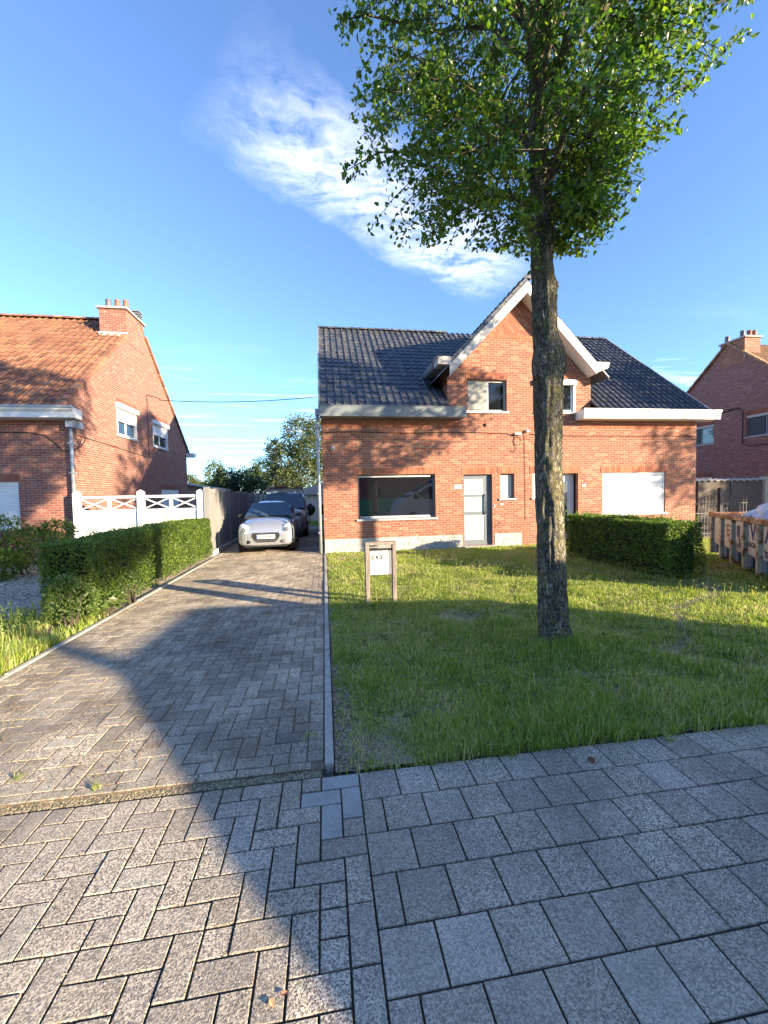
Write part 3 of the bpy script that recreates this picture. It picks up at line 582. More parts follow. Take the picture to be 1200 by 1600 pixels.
for i in range(34):
    z0 = 4.45 + (i / 34) ** 1.0 * 3.6; az = i * 2.399 + rs.uniform(-.3, .3); zt = min(9.5, z0 + rs.uniform(.2, 1.5)) if i > 5 else z0 + rs.uniform(-.15, .5)
    rt = rad_env(zt, az) * rs.uniform(.75, .98); zt += .5 * max(0, math.sin(az)) * rt; p0 = Vector((TX - .15, TY, z0)); p3 = Vector((TX - .15 + math.cos(az) * rt, TY + math.sin(az) * rt, zt))
    pts = [p0.lerp(p3, t) + Vector((rs.uniform(-.06, .06), rs.uniform(-.06, .06), .25 * math.sin(t * PI) * (1 if i > 5 else .6))) * (1 if 0 < t < 1 else 0) for t in (0, .2, .4, .6, .8, 1)]
    limbs.tube(pts, [.045, .036, .028, .02, .013, .006], 6); 
    for j in range(10):
        t = rs.uniform(.25, 1.); k = int(t * 5 - 1e-6); q = pts[k].lerp(pts[k + 1], t * 5 - k); e = q + Vector((rs.gauss(0, .3), rs.gauss(0, .3), rs.uniform(-.3, .35))); e.z < 4.3 + .6 * max(0, e.y - TY) or limbs.tube([q, q.lerp(e, .5) + Vector((0, 0, .05)), e], [.011, .008, .003], 4); tips.append((q, e))
limbs.build('branches', 'bark', tree, smooth=True, kind='stuff')
TW = []
def crown_points(N, per, env, z0, z1, cx, cy, tips=(), seed=1, spread=.13):
    rs = random.Random(seed); C = []
    for i in range(N):
        z = z0 + (z1 - z0) * rs.random() ** 1.05; az = rs.uniform(0, 2 * PI); R_ = env(z, az) * (1 + .16 * mnoise.noise(Vector((math.cos(az) * 2.2, math.sin(az) * 2.2, z * 1.2)))); r = R_ * math.sqrt(rs.uniform(.10, 1.))
        c = np.array([cx + math.cos(az) * r, cy + math.sin(az) * r * (.85 if tips else 1), z + rs.uniform(-.1, .1)])
        if tips and c[2] < 4.25 + .62 * max(0, c[1] - cy) + .1 * abs(c[0] - cx): continue
        if mnoise.noise(Vector(c) * (1.9 if tips else 1.25)) < (-.12 if tips else -.26): continue
        out = np.array([math.cos(az), math.sin(az), rs.uniform(-.9, .3)]) * rs.uniform(.22, .46) * (1 if tips else .8); t = RNG.random((per, 1)); C.append(c + out * t + [0, 0, -.12] * t * t + RNG.normal(0, spread * (.24 if tips else .45), (per, 3)))
        if tips: TW.append((c, out))
    for q, e in tips:
        t = RNG.random((per, 1)) * 1.2; C.append(np.array(q) + (np.array(e) - np.array(q)) * t + RNG.normal(0, .06, (per, 3)) + [0, 0, -.03])
    return np.concatenate(C)
C = crown_points(2300, 27, rad_env, 4.25, 9.7, TX - .15, TY, tips)
C = C[C[:, 2] > 4.12 + .6 * np.maximum(0, C[:, 1] - TY)]; TW = [q for q in TW if q[0][2] + min(0, q[1][2]) - .18 > 4.12 + .6 * max(0, q[0][1] - TY)]; tw = MB(); [tw.tube([c_ - o_ * .5, c_ + o_ * .4 + np.array([0, 0, -.02]), c_ + o_ + np.array([0, 0, -.12])], [.006, .005, .002], 3, False) for c_, o_ in TW]; tw.build('twigs', 'bark', tree, kind='stuff'); sag = RNG.uniform(.040, .070, len(C)); ob_ = C - [TX - .15, TY, 6.3]; ob_ /= np.linalg.norm(ob_, axis=1)[:, None]; crown = leaves('crown', C, sag, 'leaf_tree', tree, bias=ob_ * 1.1, up=.4, droop=.55, shape=1, aspect=.64, kind='stuff'); print('leaves', len(C))
# drooping leaders that stand out of the outline
ex = MB(); EL = []
for a_, b_, c_ in (((1.2, 1.8, 5.0), (.45, 1.85, 4.95), (.12, 1.9, 4.78)), ((1.6, 1.7, 4.6), (1.2, 1.8, 4.4), (.93, 1.85, 4.18)), ((3.4, 1.9, 5.7), (4.0, 1.9, 6.15), (4.62, 1.9, 6.75)), ((3.0, 2.0, 5.4), (3.5, 2.0, 5.6), (3.85, 2., 5.75)), ((2.4, 1.9, 4.9), (2.7, 1.9, 4.55), (2.78, 1.9, 4.42)), ((.8, 1.8, 6.1), (.35, 1.9, 6.25), (.10, 1.9, 6.15)), ((3.9, 1.9, 6.8), (4.5, 1.9, 7.05), (4.75, 1.9, 7.2))):
    pts = [Vector(a_), Vector(b_), Vector(c_)]; ex.tube(pts, [.014, .009, .003], 5)
    for t in np.linspace(0, 1, 34): q = pts[0].lerp(pts[1], t * 2) if t < .5 else pts[1].lerp(pts[2], t * 2 - 1); EL += [np.array(q) + RNG.normal(0, .045, 3) for _ in range(3)]
ex.build('twigs', 'bark', tree, smooth=True, kind='stuff'); leaves('leader_leaves', EL, RNG.uniform(.055, .085, len(EL)), 'leaf_tree', tree, droop=.7, shape=1, aspect=.64, kind='stuff')

# ivy-like sprout on the trunk below the crown
leaves('sprout', np.array([TX - .3, TY - .12, 4.2]) + RNG.normal(0, [.05, .03, .16], (46, 3)), .06, 'leaf_tree', tree, shape=1, kind='stuff')

def street_tree(x, y, lb, zc0, zc1, R, H, N=700, per=22, seed=3, leafs=.13):
    t = thing('street_tree', lb, 'tree', (x, y, 0), 'trees standing outside the picture along the street')
    V, F = trunk_mesh([(x, y, -.05), (x, y, H * .5), (x, y, zc1 * .97)], [.2, .15, .03], 16, 40); np_mesh('trunk', V, F, 'bark', t, smooth=True)
    env = lambda z, az: R * math.sin(PI * min(1, max(0, (z - zc0) / (zc1 - zc0))) ** .75) ** .6 + .1
    leaves('crown', crown_points(N, per, env, zc0, zc1, x, y, (), seed, .22), leafs, 'leaf_tree', t, droop=.4, kind='stuff')
street_tree(11.0, 2.0, 'street tree on the verge just outside the right edge, next after the pear tree', 5.3, 10.2, 2.1, 9, seed=4)
street_tree(23.4, 2.2, 'street tree on the verge farthest to the right outside the picture', 4.2, 10, 2.4, 9, seed=6)
street_tree(28.6, 2.6, 'unseen street tree added beyond the last tree to shade the garden wall', 3.2, 9.5, 2.6, 9, seed=9)  # unseen tree, put in so the wall behind the iron gate is shaded
street_tree(15.5, -11.2, 'tree across the road behind the camera', 6.5, 9.5, 3.1, 9, 900, 22, seed=8, leafs=.16)

# ------------------------------------------------------------------ hedges and shrubs
def hedge(name, lb, x0, x1, y0, y1, h, dens, mat='leaf_hedge', lsz=.034, cat='hedge', rnd_=.10, seed=0):
    t = thing(name, lb, cat, ((x0 + x1) / 2, (y0 + y1) / 2, 0))
    MB().box(x0 + .13, x1 - .13, y0 + .13, y1 - .13, .12, h - .14).build('inner_core', 'dark_int', t)  # solid near-black box filling the hedge behind the leaves
    lx, ly = x1 - x0, y1 - y0; faces = [(ly * h, 0), (ly * h, 1), (lx * h, 2), (lx * h, 3), (lx * ly, 4)]; C = []
    for A, k in faces:
        n = int(A * dens); a, b_ = RNG.random(n), RNG.random(n); dep = RNG.exponential(.035, n)
        if k < 2: P = np.stack([np.where(k == 0, x0 + dep, x1 - dep), y0 + a * ly, .05 + b_ * (h - .05)], 1)
        elif k < 4: P = np.stack([x0 + a * lx, np.where(k == 2, y0 + dep, y1 - dep), .05 + b_ * (h - .05)], 1)
        else: P = np.stack([x0 + a * lx, y0 + b_ * ly, h - dep], 1)
        C.append(P)
    C = np.concatenate(C); mid = np.array([(x0 + x1) / 2, (y0 + y1) / 2, h / 2])
    off = np.array([mnoise.noise(Vector(p) * 2.2) * .045 + mnoise.noise(Vector(p) * 7) * .03 for p in C]); dn = (C - mid) / np.array([lx, ly, h]) * 2; mx = np.abs(dn).max(1)[:, None]; nrm = np.where(np.abs(dn) >= mx - .12, np.sign(dn), 0); C = C + nrm * (off - .03)[:, None]
    kp = ~((C[:, 2] < .25) & (RNG.random(len(C)) < .45)); C = C[kp]; nrm = nrm[kp]
    leaves('foliage', C, RNG.uniform(.6, 1.25, len(C)) * lsz, mat, t, up=.5, bias=nrm * 1.7, kind='stuff')
    st = MB()
    for i in range(int(max(lx, ly) * 6)): 
        x = random.uniform(x0 + .12, x1 - .12); y = random.uniform(y0 + .12, y1 - .12); st.tube([(x, y, -.02), (x + random.uniform(-.06, .06), y + random.uniform(-.06, .06), .4)], [.012, .008], 5)
    st.build('stems', 'twig', t, kind='stuff'); return t
def spray(parent, n, x0, x1, y0, y1, z, mat, h=.14):   # loose shoots above the clipped top
    b = RNG.uniform([x0, y0, z - .03], [x1, y1, z], (n, 3)); d = RNG.normal(0, [.03, .03, .01], (n, 3)) + [0, 0, 1]; t = RNG.random((n, 9, 1)) * RNG.uniform(.3, 1, (n, 1, 1)) * h
    leaves('shoots', (b[:, None] + d[:, None] * t + RNG.normal(0, .008, (n, 9, 3))).reshape(-1, 3), .03, mat, parent, kind='stuff')
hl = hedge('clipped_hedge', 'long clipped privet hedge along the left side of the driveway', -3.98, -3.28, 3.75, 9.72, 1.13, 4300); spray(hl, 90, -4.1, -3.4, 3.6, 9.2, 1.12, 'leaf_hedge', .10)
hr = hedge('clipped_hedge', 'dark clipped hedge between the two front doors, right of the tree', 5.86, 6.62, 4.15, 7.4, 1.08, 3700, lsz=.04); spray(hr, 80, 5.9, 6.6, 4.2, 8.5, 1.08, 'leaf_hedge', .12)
def shrub(name, lb, cx, cy, rx, ry, h, n, mat, lsz, z0=.05, cat='shrub'):
    t = thing(name, lb, cat, (cx, cy, 0)); th = RNG.uniform(0, 2 * PI, n); cz = RNG.uniform(-.55, 1, n); r = RNG.uniform(.7, 1.05, n) ** .6
    s_ = np.sqrt(1 - np.clip(cz, -1, 1) ** 2); P = np.stack([np.cos(th) * s_ * r * rx, np.sin(th) * s_ * r * ry, (cz * r * .5 + .5) * h], 1) + [cx, cy, z0]
    o_ = np.array([mnoise.noise(Vector(p) * 3.5) for p in P]); P = P + (P - [cx, cy, h / 2]) * (o_ * .35)[:, None]; P[:, 2] = np.maximum(P[:, 2], .02)
    leaves('foliage', P, RNG.uniform(.6, 1.3, n) * lsz, mat, t, up=.6, kind='stuff'); st = MB()
    for i in range(9): a = random.uniform(0, 2 * PI); st.tube([(cx + .05 * math.cos(a), cy + .05 * math.sin(a), -.02), (cx + math.cos(a) * rx * .5, cy + math.sin(a) * ry * .5, h * .7)], [.014, .006], 5)
    st.build('stems', 'twig', t, kind='stuff'); return t
shrub('leafy_shrub', 'low pale green shrub at the near end of the driveway hedge', -3.48, 3.62, .30, .28, .62, 1700, 'leaf_light', .042)
shrub('small_shrub', 'low variegated seedling shrub at the foot of the driveway hedge', -3.25, 4.75, .14, .3, .45, 700, 'leaf_light', .045)
shrub('broadleaf_weed', 'broad leaved weed beside the left driveway kerb at the hedge foot', -3.3, 4.15, .13, .22, .26, 130, 'leaf_light', .13)
lb_ = thing('rose_bush', 'large dark loose bush in front of the left house window', 'bush', (-7.6, 8.2, 0))
P_ = []
for cx, cy, cz, r in ((-7.4, 8.0, .75, .75), (-6.7, 8.0, .6, .6), (-8.4, 8.0, .85, .8), (-6.25, 8.1, .95, .35), (-9.4, 8.1, .8, .8), (-7.9, 7.5, .45, .55), (-6.9, 7.4, .35, .4)):
    n = int(2600 * r); q = RNG.normal(size=(n, 3)); q /= np.linalg.norm(q, axis=1)[:, None]; P_.append(q * (r * RNG.uniform(.55, 1.05, (n, 1)) ** .5) * [1, .9, .85] + [cx, cy, cz])
P_ = np.concatenate(P_); P_[:, 2] = np.maximum(P_[:, 2], .03); leaves('foliage', P_, RNG.uniform(.04, .085, len(P_)), 'leaf_hedge', lb_, kind='stuff')
s_ = MB()
for i in range(20): a = random.uniform(-9.3, -6.3); s_.tube([(a, 8.1, 0), (a + random.uniform(-.3, .3), 8.0, .6), (a + random.uniform(-.5, .5), 7.9, 1.15)], [.015, .011, .006], 5)
s_.build('stems', 'twig', lb_, kind='stuff')

# ------------------------------------------------------------------ roofs
def tile_profile(kind):
    if kind == 'flat': return [(0, 0), (.004, .034), (.02, .050), (.036, .034), (.046, .006), (.12, .002), (.2, .006), (.218, .016)]
    return [(0, .0), (.03, -.012), (.07, -.014), (.11, .0), (.15, .026), (.185, .034), (.218, .016)]
def tile_vf(kind, L, W_):
    pr = tile_profile(kind); s = W_ / .218; V = []; t = .022
    for y, lift in ((0, .030), (L + .03, .004)):
        V += [(x * s, y, h + lift) for x, h in pr]
    n = len(pr); V += [(x * s, 0, h + .030 - t) for x, h in pr]
    return V, [(i, i + 1, n + i + 1, n + i) for i in range(n - 1)] + [(2 * n + i, 2 * n + i + 1, i + 1, i) for i in range(n - 1)]
def tiled_roof(parent, name, x0, x1, ye, ze, yr, zr, W_, E_, kind, mat, keepf=None, limit=300, label=None, flip=1):
    """front slope rising from (ye, ze) to (yr, zr); deck part with single tiles on it"""
    L = math.hypot(yr - ye, zr - ze); ang = math.atan2(zr - ze, yr - ye); R = Matrix.Rotation(ang, 4, 'X'); roof = parent
    nc, nr = int(round((x1 - x0) / W_)), int(round(L / E_)); W_ = (x1 - x0) / nc; E_ = L / nr; V0, F0 = tile_vf(kind, E_, W_)
    its = []
    for c in range(nc):
        for r in range(nr):
            x = x0 + c * W_; s = r * E_; y = ye + math.cos(ang) * s; z = ze + math.sin(ang) * s
            if keepf and not keepf(x + W_ / 2, y, z): continue
            ok, d = seen(x, y, z); its.append((0 if ok else 1, d, x, y, z))
    its.sort(); V = []; F = []; me = bpy.data.meshes.new(name); me.from_pydata(V0, [], F0); me.materials.append(M[mat])
    for k, (nv, d, x, y, z) in enumerate(its):
        mw = Matrix.Translation((x, y, z + random.uniform(-.002, .002))) @ R @ Matrix.Rotation(random.gauss(0, .006), 4, 'Z') @ Matrix.Rotation(random.gauss(0, .010), 4, 'X')
        if k < limit and not nv: link(me, name, None, roof, mw=mw)
        else: n = len(V); V += [tuple(mw @ Vector(q)) for q in V0]; F += [tuple(i + n for i in f) for f in F0]
    if V: np_mesh(name, V, F, mat, roof, smooth=False, kind='stuff')
def ridge_tiles(parent, name, a, b, r, mat, step=.33):
    a, b = Vector(a), Vector(b); n = max(1, int(round((b - a).length / step))); d = (b - a).normalized(); q = d.to_track_quat('Y', 'Z').to_matrix().to_4x4(); L = (b - a).length / n; mb = MB(); k_ = 7
    for y, rr in ((0, r * 1.12), (.05, r * 1.12), (.05, r), (L + .02, r * .97)):
        mb.v += [(math.cos(PI * i / k_) * rr, y, math.sin(PI * i / k_) * rr * .85) for i in range(k_ + 1)]
    mb.f = [(j * (k_ + 1) + i, j * (k_ + 1) + i + 1, (j + 1) * (k_ + 1) + i + 1, (j + 1) * (k_ + 1) + i) for j in range(3) for i in range(k_)] + [tuple(range(k_ + 1))]
    me = mb.mesh(name); me.materials.append(M[mat])
    for i in range(n): link(me, name, None, parent, mw=Matrix.Translation(a + d * L * i + Vector((0, 0, random.uniform(-.004, .004)))) @ q)

# ------------------------------------------------------------------ wall with openings, windows
def wall(F, u0, u1, z0, z1, ops, mb=None, depth=.13):
    mb = mb or MB(); us = sorted({u0, u1} | {v for o in ops for v in o[:2] if u0 < v < u1}); zs = sorted({z0, z1} | {v for o in ops for v in o[2:4] if z0 < v < z1})
    for a, b in zip(us, us[1:]):
        for c, d in zip(zs, zs[1:]):
            if not any(o[0] <= (a + b) / 2 <= o[1] and o[2] <= (c + d) / 2 <= o[3] for o in ops): mb.poly([F.p(a, 0, c), F.p(b, 0, c), F.p(b, 0, d), F.p(a, 0, d)])
    for a, b, c, d in [o[:4] for o in ops]:
        for q in (((a, c), (a, d)), ((b, d), (b, c)), ((a, d), (b, d)), ((b, c), (a, c))):
            mb.poly([F.p(q[0][0], 0, q[0][1]), F.p(q[1][0], 0, q[1][1]), F.p(q[1][0], depth, q[1][1]), F.p(q[0][0], depth, q[0][1])])
    return mb
def soldiers(parent, F, u0, u1, z, mat='soldier', name='brick_lintel', h=.2, w=.068):
    n = int((u1 - u0) / w); w = (u1 - u0) / n; mb = MB()
    for i in range(n): e = random.uniform(0, .004); mb.box(u0 + i * w + .004, u0 + (i + 1) * w - .004, -.010 - e, .0, z + .004, z + h, F)
    mb.build(name, mat, parent); MB().box(u0, u1, -.0035, .0, z, z + h + .004, F).build('lintel_mortar', 'mortar', parent)
def frame_bars(mb, F, a, b, c, d, t, d0, d1, mull=(), trans=()):
    mb.box(a, a + t, d0, d1, c, d, F); mb.box(b - t, b, d0, d1, c, d, F); mb.box(a + t, b - t, d0, d1, c, c + t, F); mb.box(a + t, b - t, d0, d1, d - t, d, F)
    for m_ in mull: mb.box(m_ - t * .45, m_ + t * .45, d0 + .002, d1 - .002, c + t, d - t, F)
    for m_ in trans: mb.box(a + t, b - t, d0 + .004, d1 - .004, m_ - t * .45, m_ + t * .45, F)
def window(parent, F, a, b, c, d, mat='frame_grey', glass='glass', t=.05, rec=.09, mull=(), sill='stonesill', label=None, sillo=.06):
    mb = MB(); frame_bars(mb, F, a + .002, b - .002, c + .002, d - .002, t, rec, rec + .04, mull); w = mb.build('window', mat, parent, label=label)
    MB().box(a + .01, b - .01, rec + .022, rec + .028, c + .01, d - .01, F).build('pane', glass, w)
    if sill: MB().box(a - sillo, b + sillo, -.045, rec, c - .06, c - .002, F).build('sill', sill, w, bevel=.005)
    return w
def slats(parent, F, a, b, c, d, rec, mat='white_upvc', pitch=.045, name='shutter_curtain', label=None):
    mb = MB(); n = int(round((d - c) / pitch)); p = (d - c) / n
    for i in range(n): z = c + i * p; mb.prism([(rec + .006, z + .001), (rec - .003, z + p * .3), (rec - .003, z + p * .7), (rec + .006, z + p - .001), (rec + .02, z + p - .001), (rec + .02, z + .001)], a, b, F, axis='u')
    return mb.build(name, mat, parent, label=label)

# ================================================================== main semi-detached house
HX0, HX1, XC = -.18, 11.93, 5.83; EZ = 4.07; RY, RZ = 13.9, 8.12
FM = Fr((0, YF, 0), (1, 0, 0), (0, 1, 0))
house = thing('semi_detached_house', 'red brick semi-detached house with dark tiled roof and a wide central gable', 'house', (HX0, YF, 0))
DX0, DX1 = 3.52, 8.14; DZ = 5.35; AZ = 7.42
ops = [(.81, 3.11, .955, 2.237), (3.98, 4.885, .06, 2.205), (5.15, 5.6, 1.47, 2.22), (6.20, 6.72, 1.47, 2.22), (7.02, 7.72, .06, 2.205), (8.57, 10.8, .9, 2.2)]
up = [(4.13, 5.37, 4.09, 5.03), (6.30, 7.56, 4.09, 5.03)]
mb = wall(FM, HX0, HX1, 0, 3.95, ops); wall(FM, DX0, DX1, 3.95, 5.36, up, mb)
zb = 6.36; hw = lambda z: (AZ - z) * (XC - DX0) / (AZ - 5.36) ; 
mb.poly([FM.p(DX0, 0, 5.36), FM.p(DX1, 0, 5.36), FM.p(XC + hw(zb), 0, zb), FM.p(XC - hw(zb), 0, zb)])
mb.build('front_wall', 'brick', house)
MB().poly([FM.p(XC - hw(zb), 0, zb), FM.p(XC + hw(zb), 0, zb), FM.p(XC, 0, AZ)]).build('herringbone_gable', 'brick_tilt', house)
e = MB()
for i in range(int(2 * hw(zb) / .07)): x = XC - hw(zb) + .03 + i * .07; e.box(x, x + .062, -.012, 0, zb - .10, zb, FM)
e.build('gable_band', 'soldier', house)
# corbelled dormer shoulder, side and rear walls
sw = MB()
for X_ in (HX0, HX1):
    sw.poly([(X_, YF, 0), (X_, 18.3, 0), (X_, 18.3, 4.0), (X_, RY, RZ - .04), (X_, YF, 4.38)])
sw.poly([(HX0, 18.3, 0), (HX1, 18.3, 0), (HX1, 18.3, 4.0), (HX0, 18.3, 4.0)])
for X_ in (DX0, DX1): sw.poly([(X_, YF, 3.9), (X_, YF, 5.4), (X_, 11.2, 5.4)])
sw.build('side_wall', 'brick', house)
# white stone plinth
pl = MB().box(HX0, 3.93, -.006, 0, 0.0, .40, FM); pl.box(4.94, 5.83, -.006, 0, 0.0, .40, FM); pl.build('plinth_mortar', 'mortar', house)
rs = random.Random(3); rows = [(.0, .085), (.085, .16), (.16, .235), (.235, .32), (.32, .40)]
for z0, z1 in rows:
    for (a, b) in ((HX0, 3.93), (4.94, 5.83)):
        x = a
        while x < b - .06:
            w_ = rs.choice([.2, .28, .36, .46]); x1_ = min(b, x + w_); pr = rs.uniform(.014, .026)
            MB().box(x + .006, x1_ - .006, -pr, -.004, z0 + .005, z1 - .005, FM).build('plinth_stone', 'stone', house, bevel=.004); x = x1_
MB().box(HX0, HX1, -.03, 0, -.05, -.0, FM).build('plinth_foot', 'cement', house)
# lintels
for a, b, z in ((.70, 3.2, 2.245), (3.93, 4.95, 2.215), (5.05, 5.7, 2.228), (6.1, 6.82, 2.228), (6.96, 7.8, 2.215), (8.5, 10.88, 2.21), (4.08, 5.42, 5.04), (6.22, 7.64, 5.04)): soldiers(house, FM, a, b, z)
e = MB()
for i in range(int((HX1 - HX0) / .07)):
    x = HX0 + .01 + i * .07
    if not (DX0 + .35 < x < DX1 - .35): e.box(x, x + .06, -.012, 0, 3.62, 3.75, FM)
e.build('brick_frieze', 'soldier', house)
# living room window with blinds line and roller box
w = window(house, FM, .81, 3.11, .955, 2.237, 'frame_grey', 'glass', .045, .10, label='wide living room window reflecting the street')
MB().box(.83, 2.98, .085, .10, 2.165, 2.20, FM).build('top_rail', 'white_soffit', w); MB().box(.86, 2.95, .07, .10, .965, 1.03, FM).build('bottom_rail', 'stonesill', w)
# front door
dmb = MB(); a, b, c, d = 3.98, 4.885, .06, 2.205; frame_bars(dmb, FM, a + .002, b - .002, c + .002, d - .002, .06, .10, .15)
dmb.box(b - .22, b - .062, .108, .14, c + .06, d - .062, FM); dmb.box(a + .062, b - .22, .108, .14, c + .062, c + .16, FM); dmb.box(a + .062, b - .22, .108, .14, .98, 1.08, FM); dmb.box(a + .062, b - .22, .108, .14, 1.53, 1.60, FM); dmb.box(a + .062, b - .22, .108, .14, d - .13, d - .062, FM)
door = dmb.build('door', 'door_grey', house, label='grey front door with three frosted panes')
for z0, z1 in ((c + .162, .978), (1.082, 1.528), (1.602, d - .132)): MB().box(a + .064, b - .222, .118, .13, z0, z1, FM).build('pane', 'frost', door)
MB().box(b - .21, b - .17, .055, .075, 1.0, 1.62, FM).box(b - .205, b - .175, .075, .108, 1.02, 1.05, FM).box(b - .205, b - .175, .075, .108, 1.57, 1.6, FM).build('handle', 'chrome', door)
MB().box(a - .06, b + .08, -.14, .12, -.02, .056, FM).build('door_step', 'stonesill', house, bevel=.006)
window(house, FM, 5.15, 5.6, 1.47, 2.22, 'frame_grey', 'frost', .04, .10, label='narrow frosted window right of the left front door')
window(house, FM, 6.20, 6.72, 1.47, 2.22, 'white_upvc', 'screen', .05, .03, label='small white-framed window with grey blind behind the tree trunk')
d2 = MB(); frame_bars(d2, FM, 7.022, 7.718, .062, 2.203, .07, .22, .27); d2.box(7.09, 7.65, .235, .26, .13, 2.135, FM); door2 = d2.build('door', 'white_upvc', house, label='white front door of the right half, set deep in its porch'); MB().box(7.28, 7.50, .226, .234, .4, 1.95, FM).build('pane', 'glass_blue', door2)
MB().box(7.08, 7.1, .2, .226, 1.0, 1.2, FM).build('handle', 'chrome', door2)
# big roller shutter
rw = MB(); frame_bars(rw, FM, 8.572, 10.798, .902, 2.198, .055, .03, .09); rw = rw.build('window', 'white_upvc', house, label='wide window closed by a white roller shutter'); slats(rw, FM, 8.63, 10.74, .96, 2.14, .045); MB().box(8.5, 10.87, -.05, .03, .84, .898, FM).build('sill', 'stonesill', rw, bevel=.005)
# upper windows
w = window(house, FM, 4.13, 5.37, 4.09, 5.03, 'frame_taupe', 'glass_dark', .06, .09, mull=(4.80,), sill='white_soffit', label='upper window left half with a woven blind over one side')
MB().box(4.17, 4.77, .075, .088, 4.16, 4.99, FM).build('blind', 'screen', w)
w = window(house, FM, 6.30, 7.56, 4.09, 5.03, 'white_upvc', 'glass_dark', .07, .03, mull=(6.9,), sill='white_soffit', label='upper white window with shutter box, half hidden by the trunk'); MB().box(6.24, 7.62, -.10, .03, 4.90, 5.06, FM).build('shutter_box', 'white_upvc', w, bevel=.01)
MB().box(6.24, 6.31, -.02, .03, 4.09, 4.9, FM).box(7.55, 7.62, -.02, .03, 4.09, 4.9, FM).build('shutter_rail', 'white_upvc', w)
# gutters (boxed eaves)
gb = MB().prism([(-.44, 3.83), (-.02, 3.83), (-.02, 4.10), (-.46, 4.10), (-.46, 4.06)], HX0 - .05, 3.93, FM, 'u'); gl = gb.build('boxed_gutter', 'grey_gutter', house, label='dark grey boxed gutter of the left half')
MB().box(HX0 - .06, 3.94, -.475, -.44, 4.105, 4.125, FM).build('gutter_edge', 'frame_grey', gl)
gb = MB().prism([(-.42, 3.83), (-.01, 3.83), (-.01, 4.10), (-.46, 4.10), (-.46, 4.02)], 7.62, 12.36, FM, 'u'); gr_ = gb.build('boxed_gutter', 'white', house, label='white boxed gutter of the right half'); MB().box(7.6, 12.37, -.48, -.44, 4.06, 4.12, FM).build('gutter_edge', 'white', gr_)
# roof
deck = MB(); e_y, e_z = YF - .40, EZ
deck.poly([(HX0 - .03, e_y, e_z), (DX0, e_y, e_z), (DX0, YF + .05, e_z + .36), (DX0, RY, RZ), (HX0 - .03, RY, RZ)])
deck.poly([(DX1, e_y, e_z), (HX1 + .03, e_y, e_z), (HX1 + .03, RY, RZ), (DX1, RY, RZ)]); deck.poly([(DX0, 10.6, 5.3), (DX1, 10.6, 5.3), (DX1, RY, RZ), (DX0, RY, RZ)])
deck.poly([(HX0 - .03, RY, RZ), (HX1 + .03, RY, RZ), (HX1 + .03, 18.6, 3.9), (HX0 - .03, 18.6, 3.9)]); roof = deck.build('roof', 'slate', house)
slope = (RZ - EZ) / (RY - e_y)
def clear_of_dormer(x, y, z):
    if z < 5.3: return not DX0 < x < DX1
    return abs(x - XC) > (7.80 - z) / 1.03 - .06
tiled_roof(roof, 'roof_tile', HX0 - .03, HX1 + .03, e_y, EZ, RY, RZ, .215, .30, 'flat', 'slate', clear_of_dormer)
ridge_tiles(roof, 'ridge_tile', (HX0 - .04, RY, RZ + .01), (4.9, RY, RZ + .01), .10, 'slate'); ridge_tiles(roof, 'ridge_tile', (6.7, RY, RZ + .01), (HX1 + .04, RY, RZ + .01), .10, 'slate')
for x_ in (HX0 - .05, HX1 + .05): MB().beam((x_, e_y, EZ), (x_, RY, RZ), .05, .14).build('verge', 'frame_grey', roof)
# dormer (cross gable) roof with deep verges
dy0 = YF - .42; top = 7.80; sl_ = 1.03
def dz_at(x): return top - abs(x - XC) * sl_
dr = MB()
xl, xr = 3.10, 8.46
for s, xe in ((-1, xl), (1, xr)):
    dr.prism([(XC, top), (xe, dz_at(xe)), (xe, dz_at(xe) - .05), (XC, top - .06)], dy0 + .01, 13.4, FM if False else WORLD)
drr = dr.build('dormer_roof', 'slate', house)
for s, xe, mt, lb in ((-1, xl + .36, 'taupe', 'taupe verge board of the left gable slope'), (1, xr - .42, 'white', 'white verge board of the right gable slope')):
    MB().prism([(XC, top - .05), (xe, dz_at(xe) - .05), (xe, dz_at(xe) - .37), (XC, top - .37)], dy0 - .01, dy0 + .02).build('verge_board', mt, house, label=lb)
    MB().prism([(XC, top - .34), (xe, dz_at(xe) - .34), (xe, dz_at(xe) - .37), (XC, top - .37)], dy0 + .022, YF - .002).build('soffit', 'white_soffit' if s > 0 else 'taupe', house)
# end blocks and side gutters of the dormer
MB().box(3.12, 3.50, dy0 - .02, YF - .003, 5.31, 5.50).build('eaves_block', 'taupe', house); MB().box(3.08, 3.50, dy0 - .03, YF, 5.502, 5.53).build('eaves_block_edge', 'frame_taupe', house)
MB().prism([(3.10, 5.31), (3.50, 5.27), (3.50, 5.34), (3.06, 5.50), (3.06, 5.36)], YF + .0, 10.95).build('dormer_gutter', 'grey_gutter', house)
MB().prism([(8.02, 5.18), (8.40, 5.33), (8.46, 5.46), (8.46, 5.50), (8.02, 5.50)], dy0 - .02, YF - .003).build('eaves_block', 'white', house); MB().prism([(8.15, 5.27), (8.42, 5.31), (8.46, 5.5), (8.15, 5.5)], YF, 10.9).build('dormer_gutter', 'white', house)
tm = MB()
def verge_caps(parent, a, b, n, mat):
    a, b = Vector(a), Vector(b)
    for i in range(n): 
        p, q = a.lerp(b, i / n), a.lerp(b, (i + .97) / n); MB().beam(p + Vector((0, 0, .012)), q + Vector((0, 0, .0)), .11, .075).build('verge_tile', mat, parent)
verge_caps(drr, (xl + .30, dy0 + .05, dz_at(xl + .30) + .03), (XC - .02, dy0 + .05, top + .03), 11, 'slate'); verge_caps(drr, (xr - .1, dy0 + .12, dz_at(xr - .1) + .0), (XC + .02, dy0 + .12, top + .0), 11, 'slate')
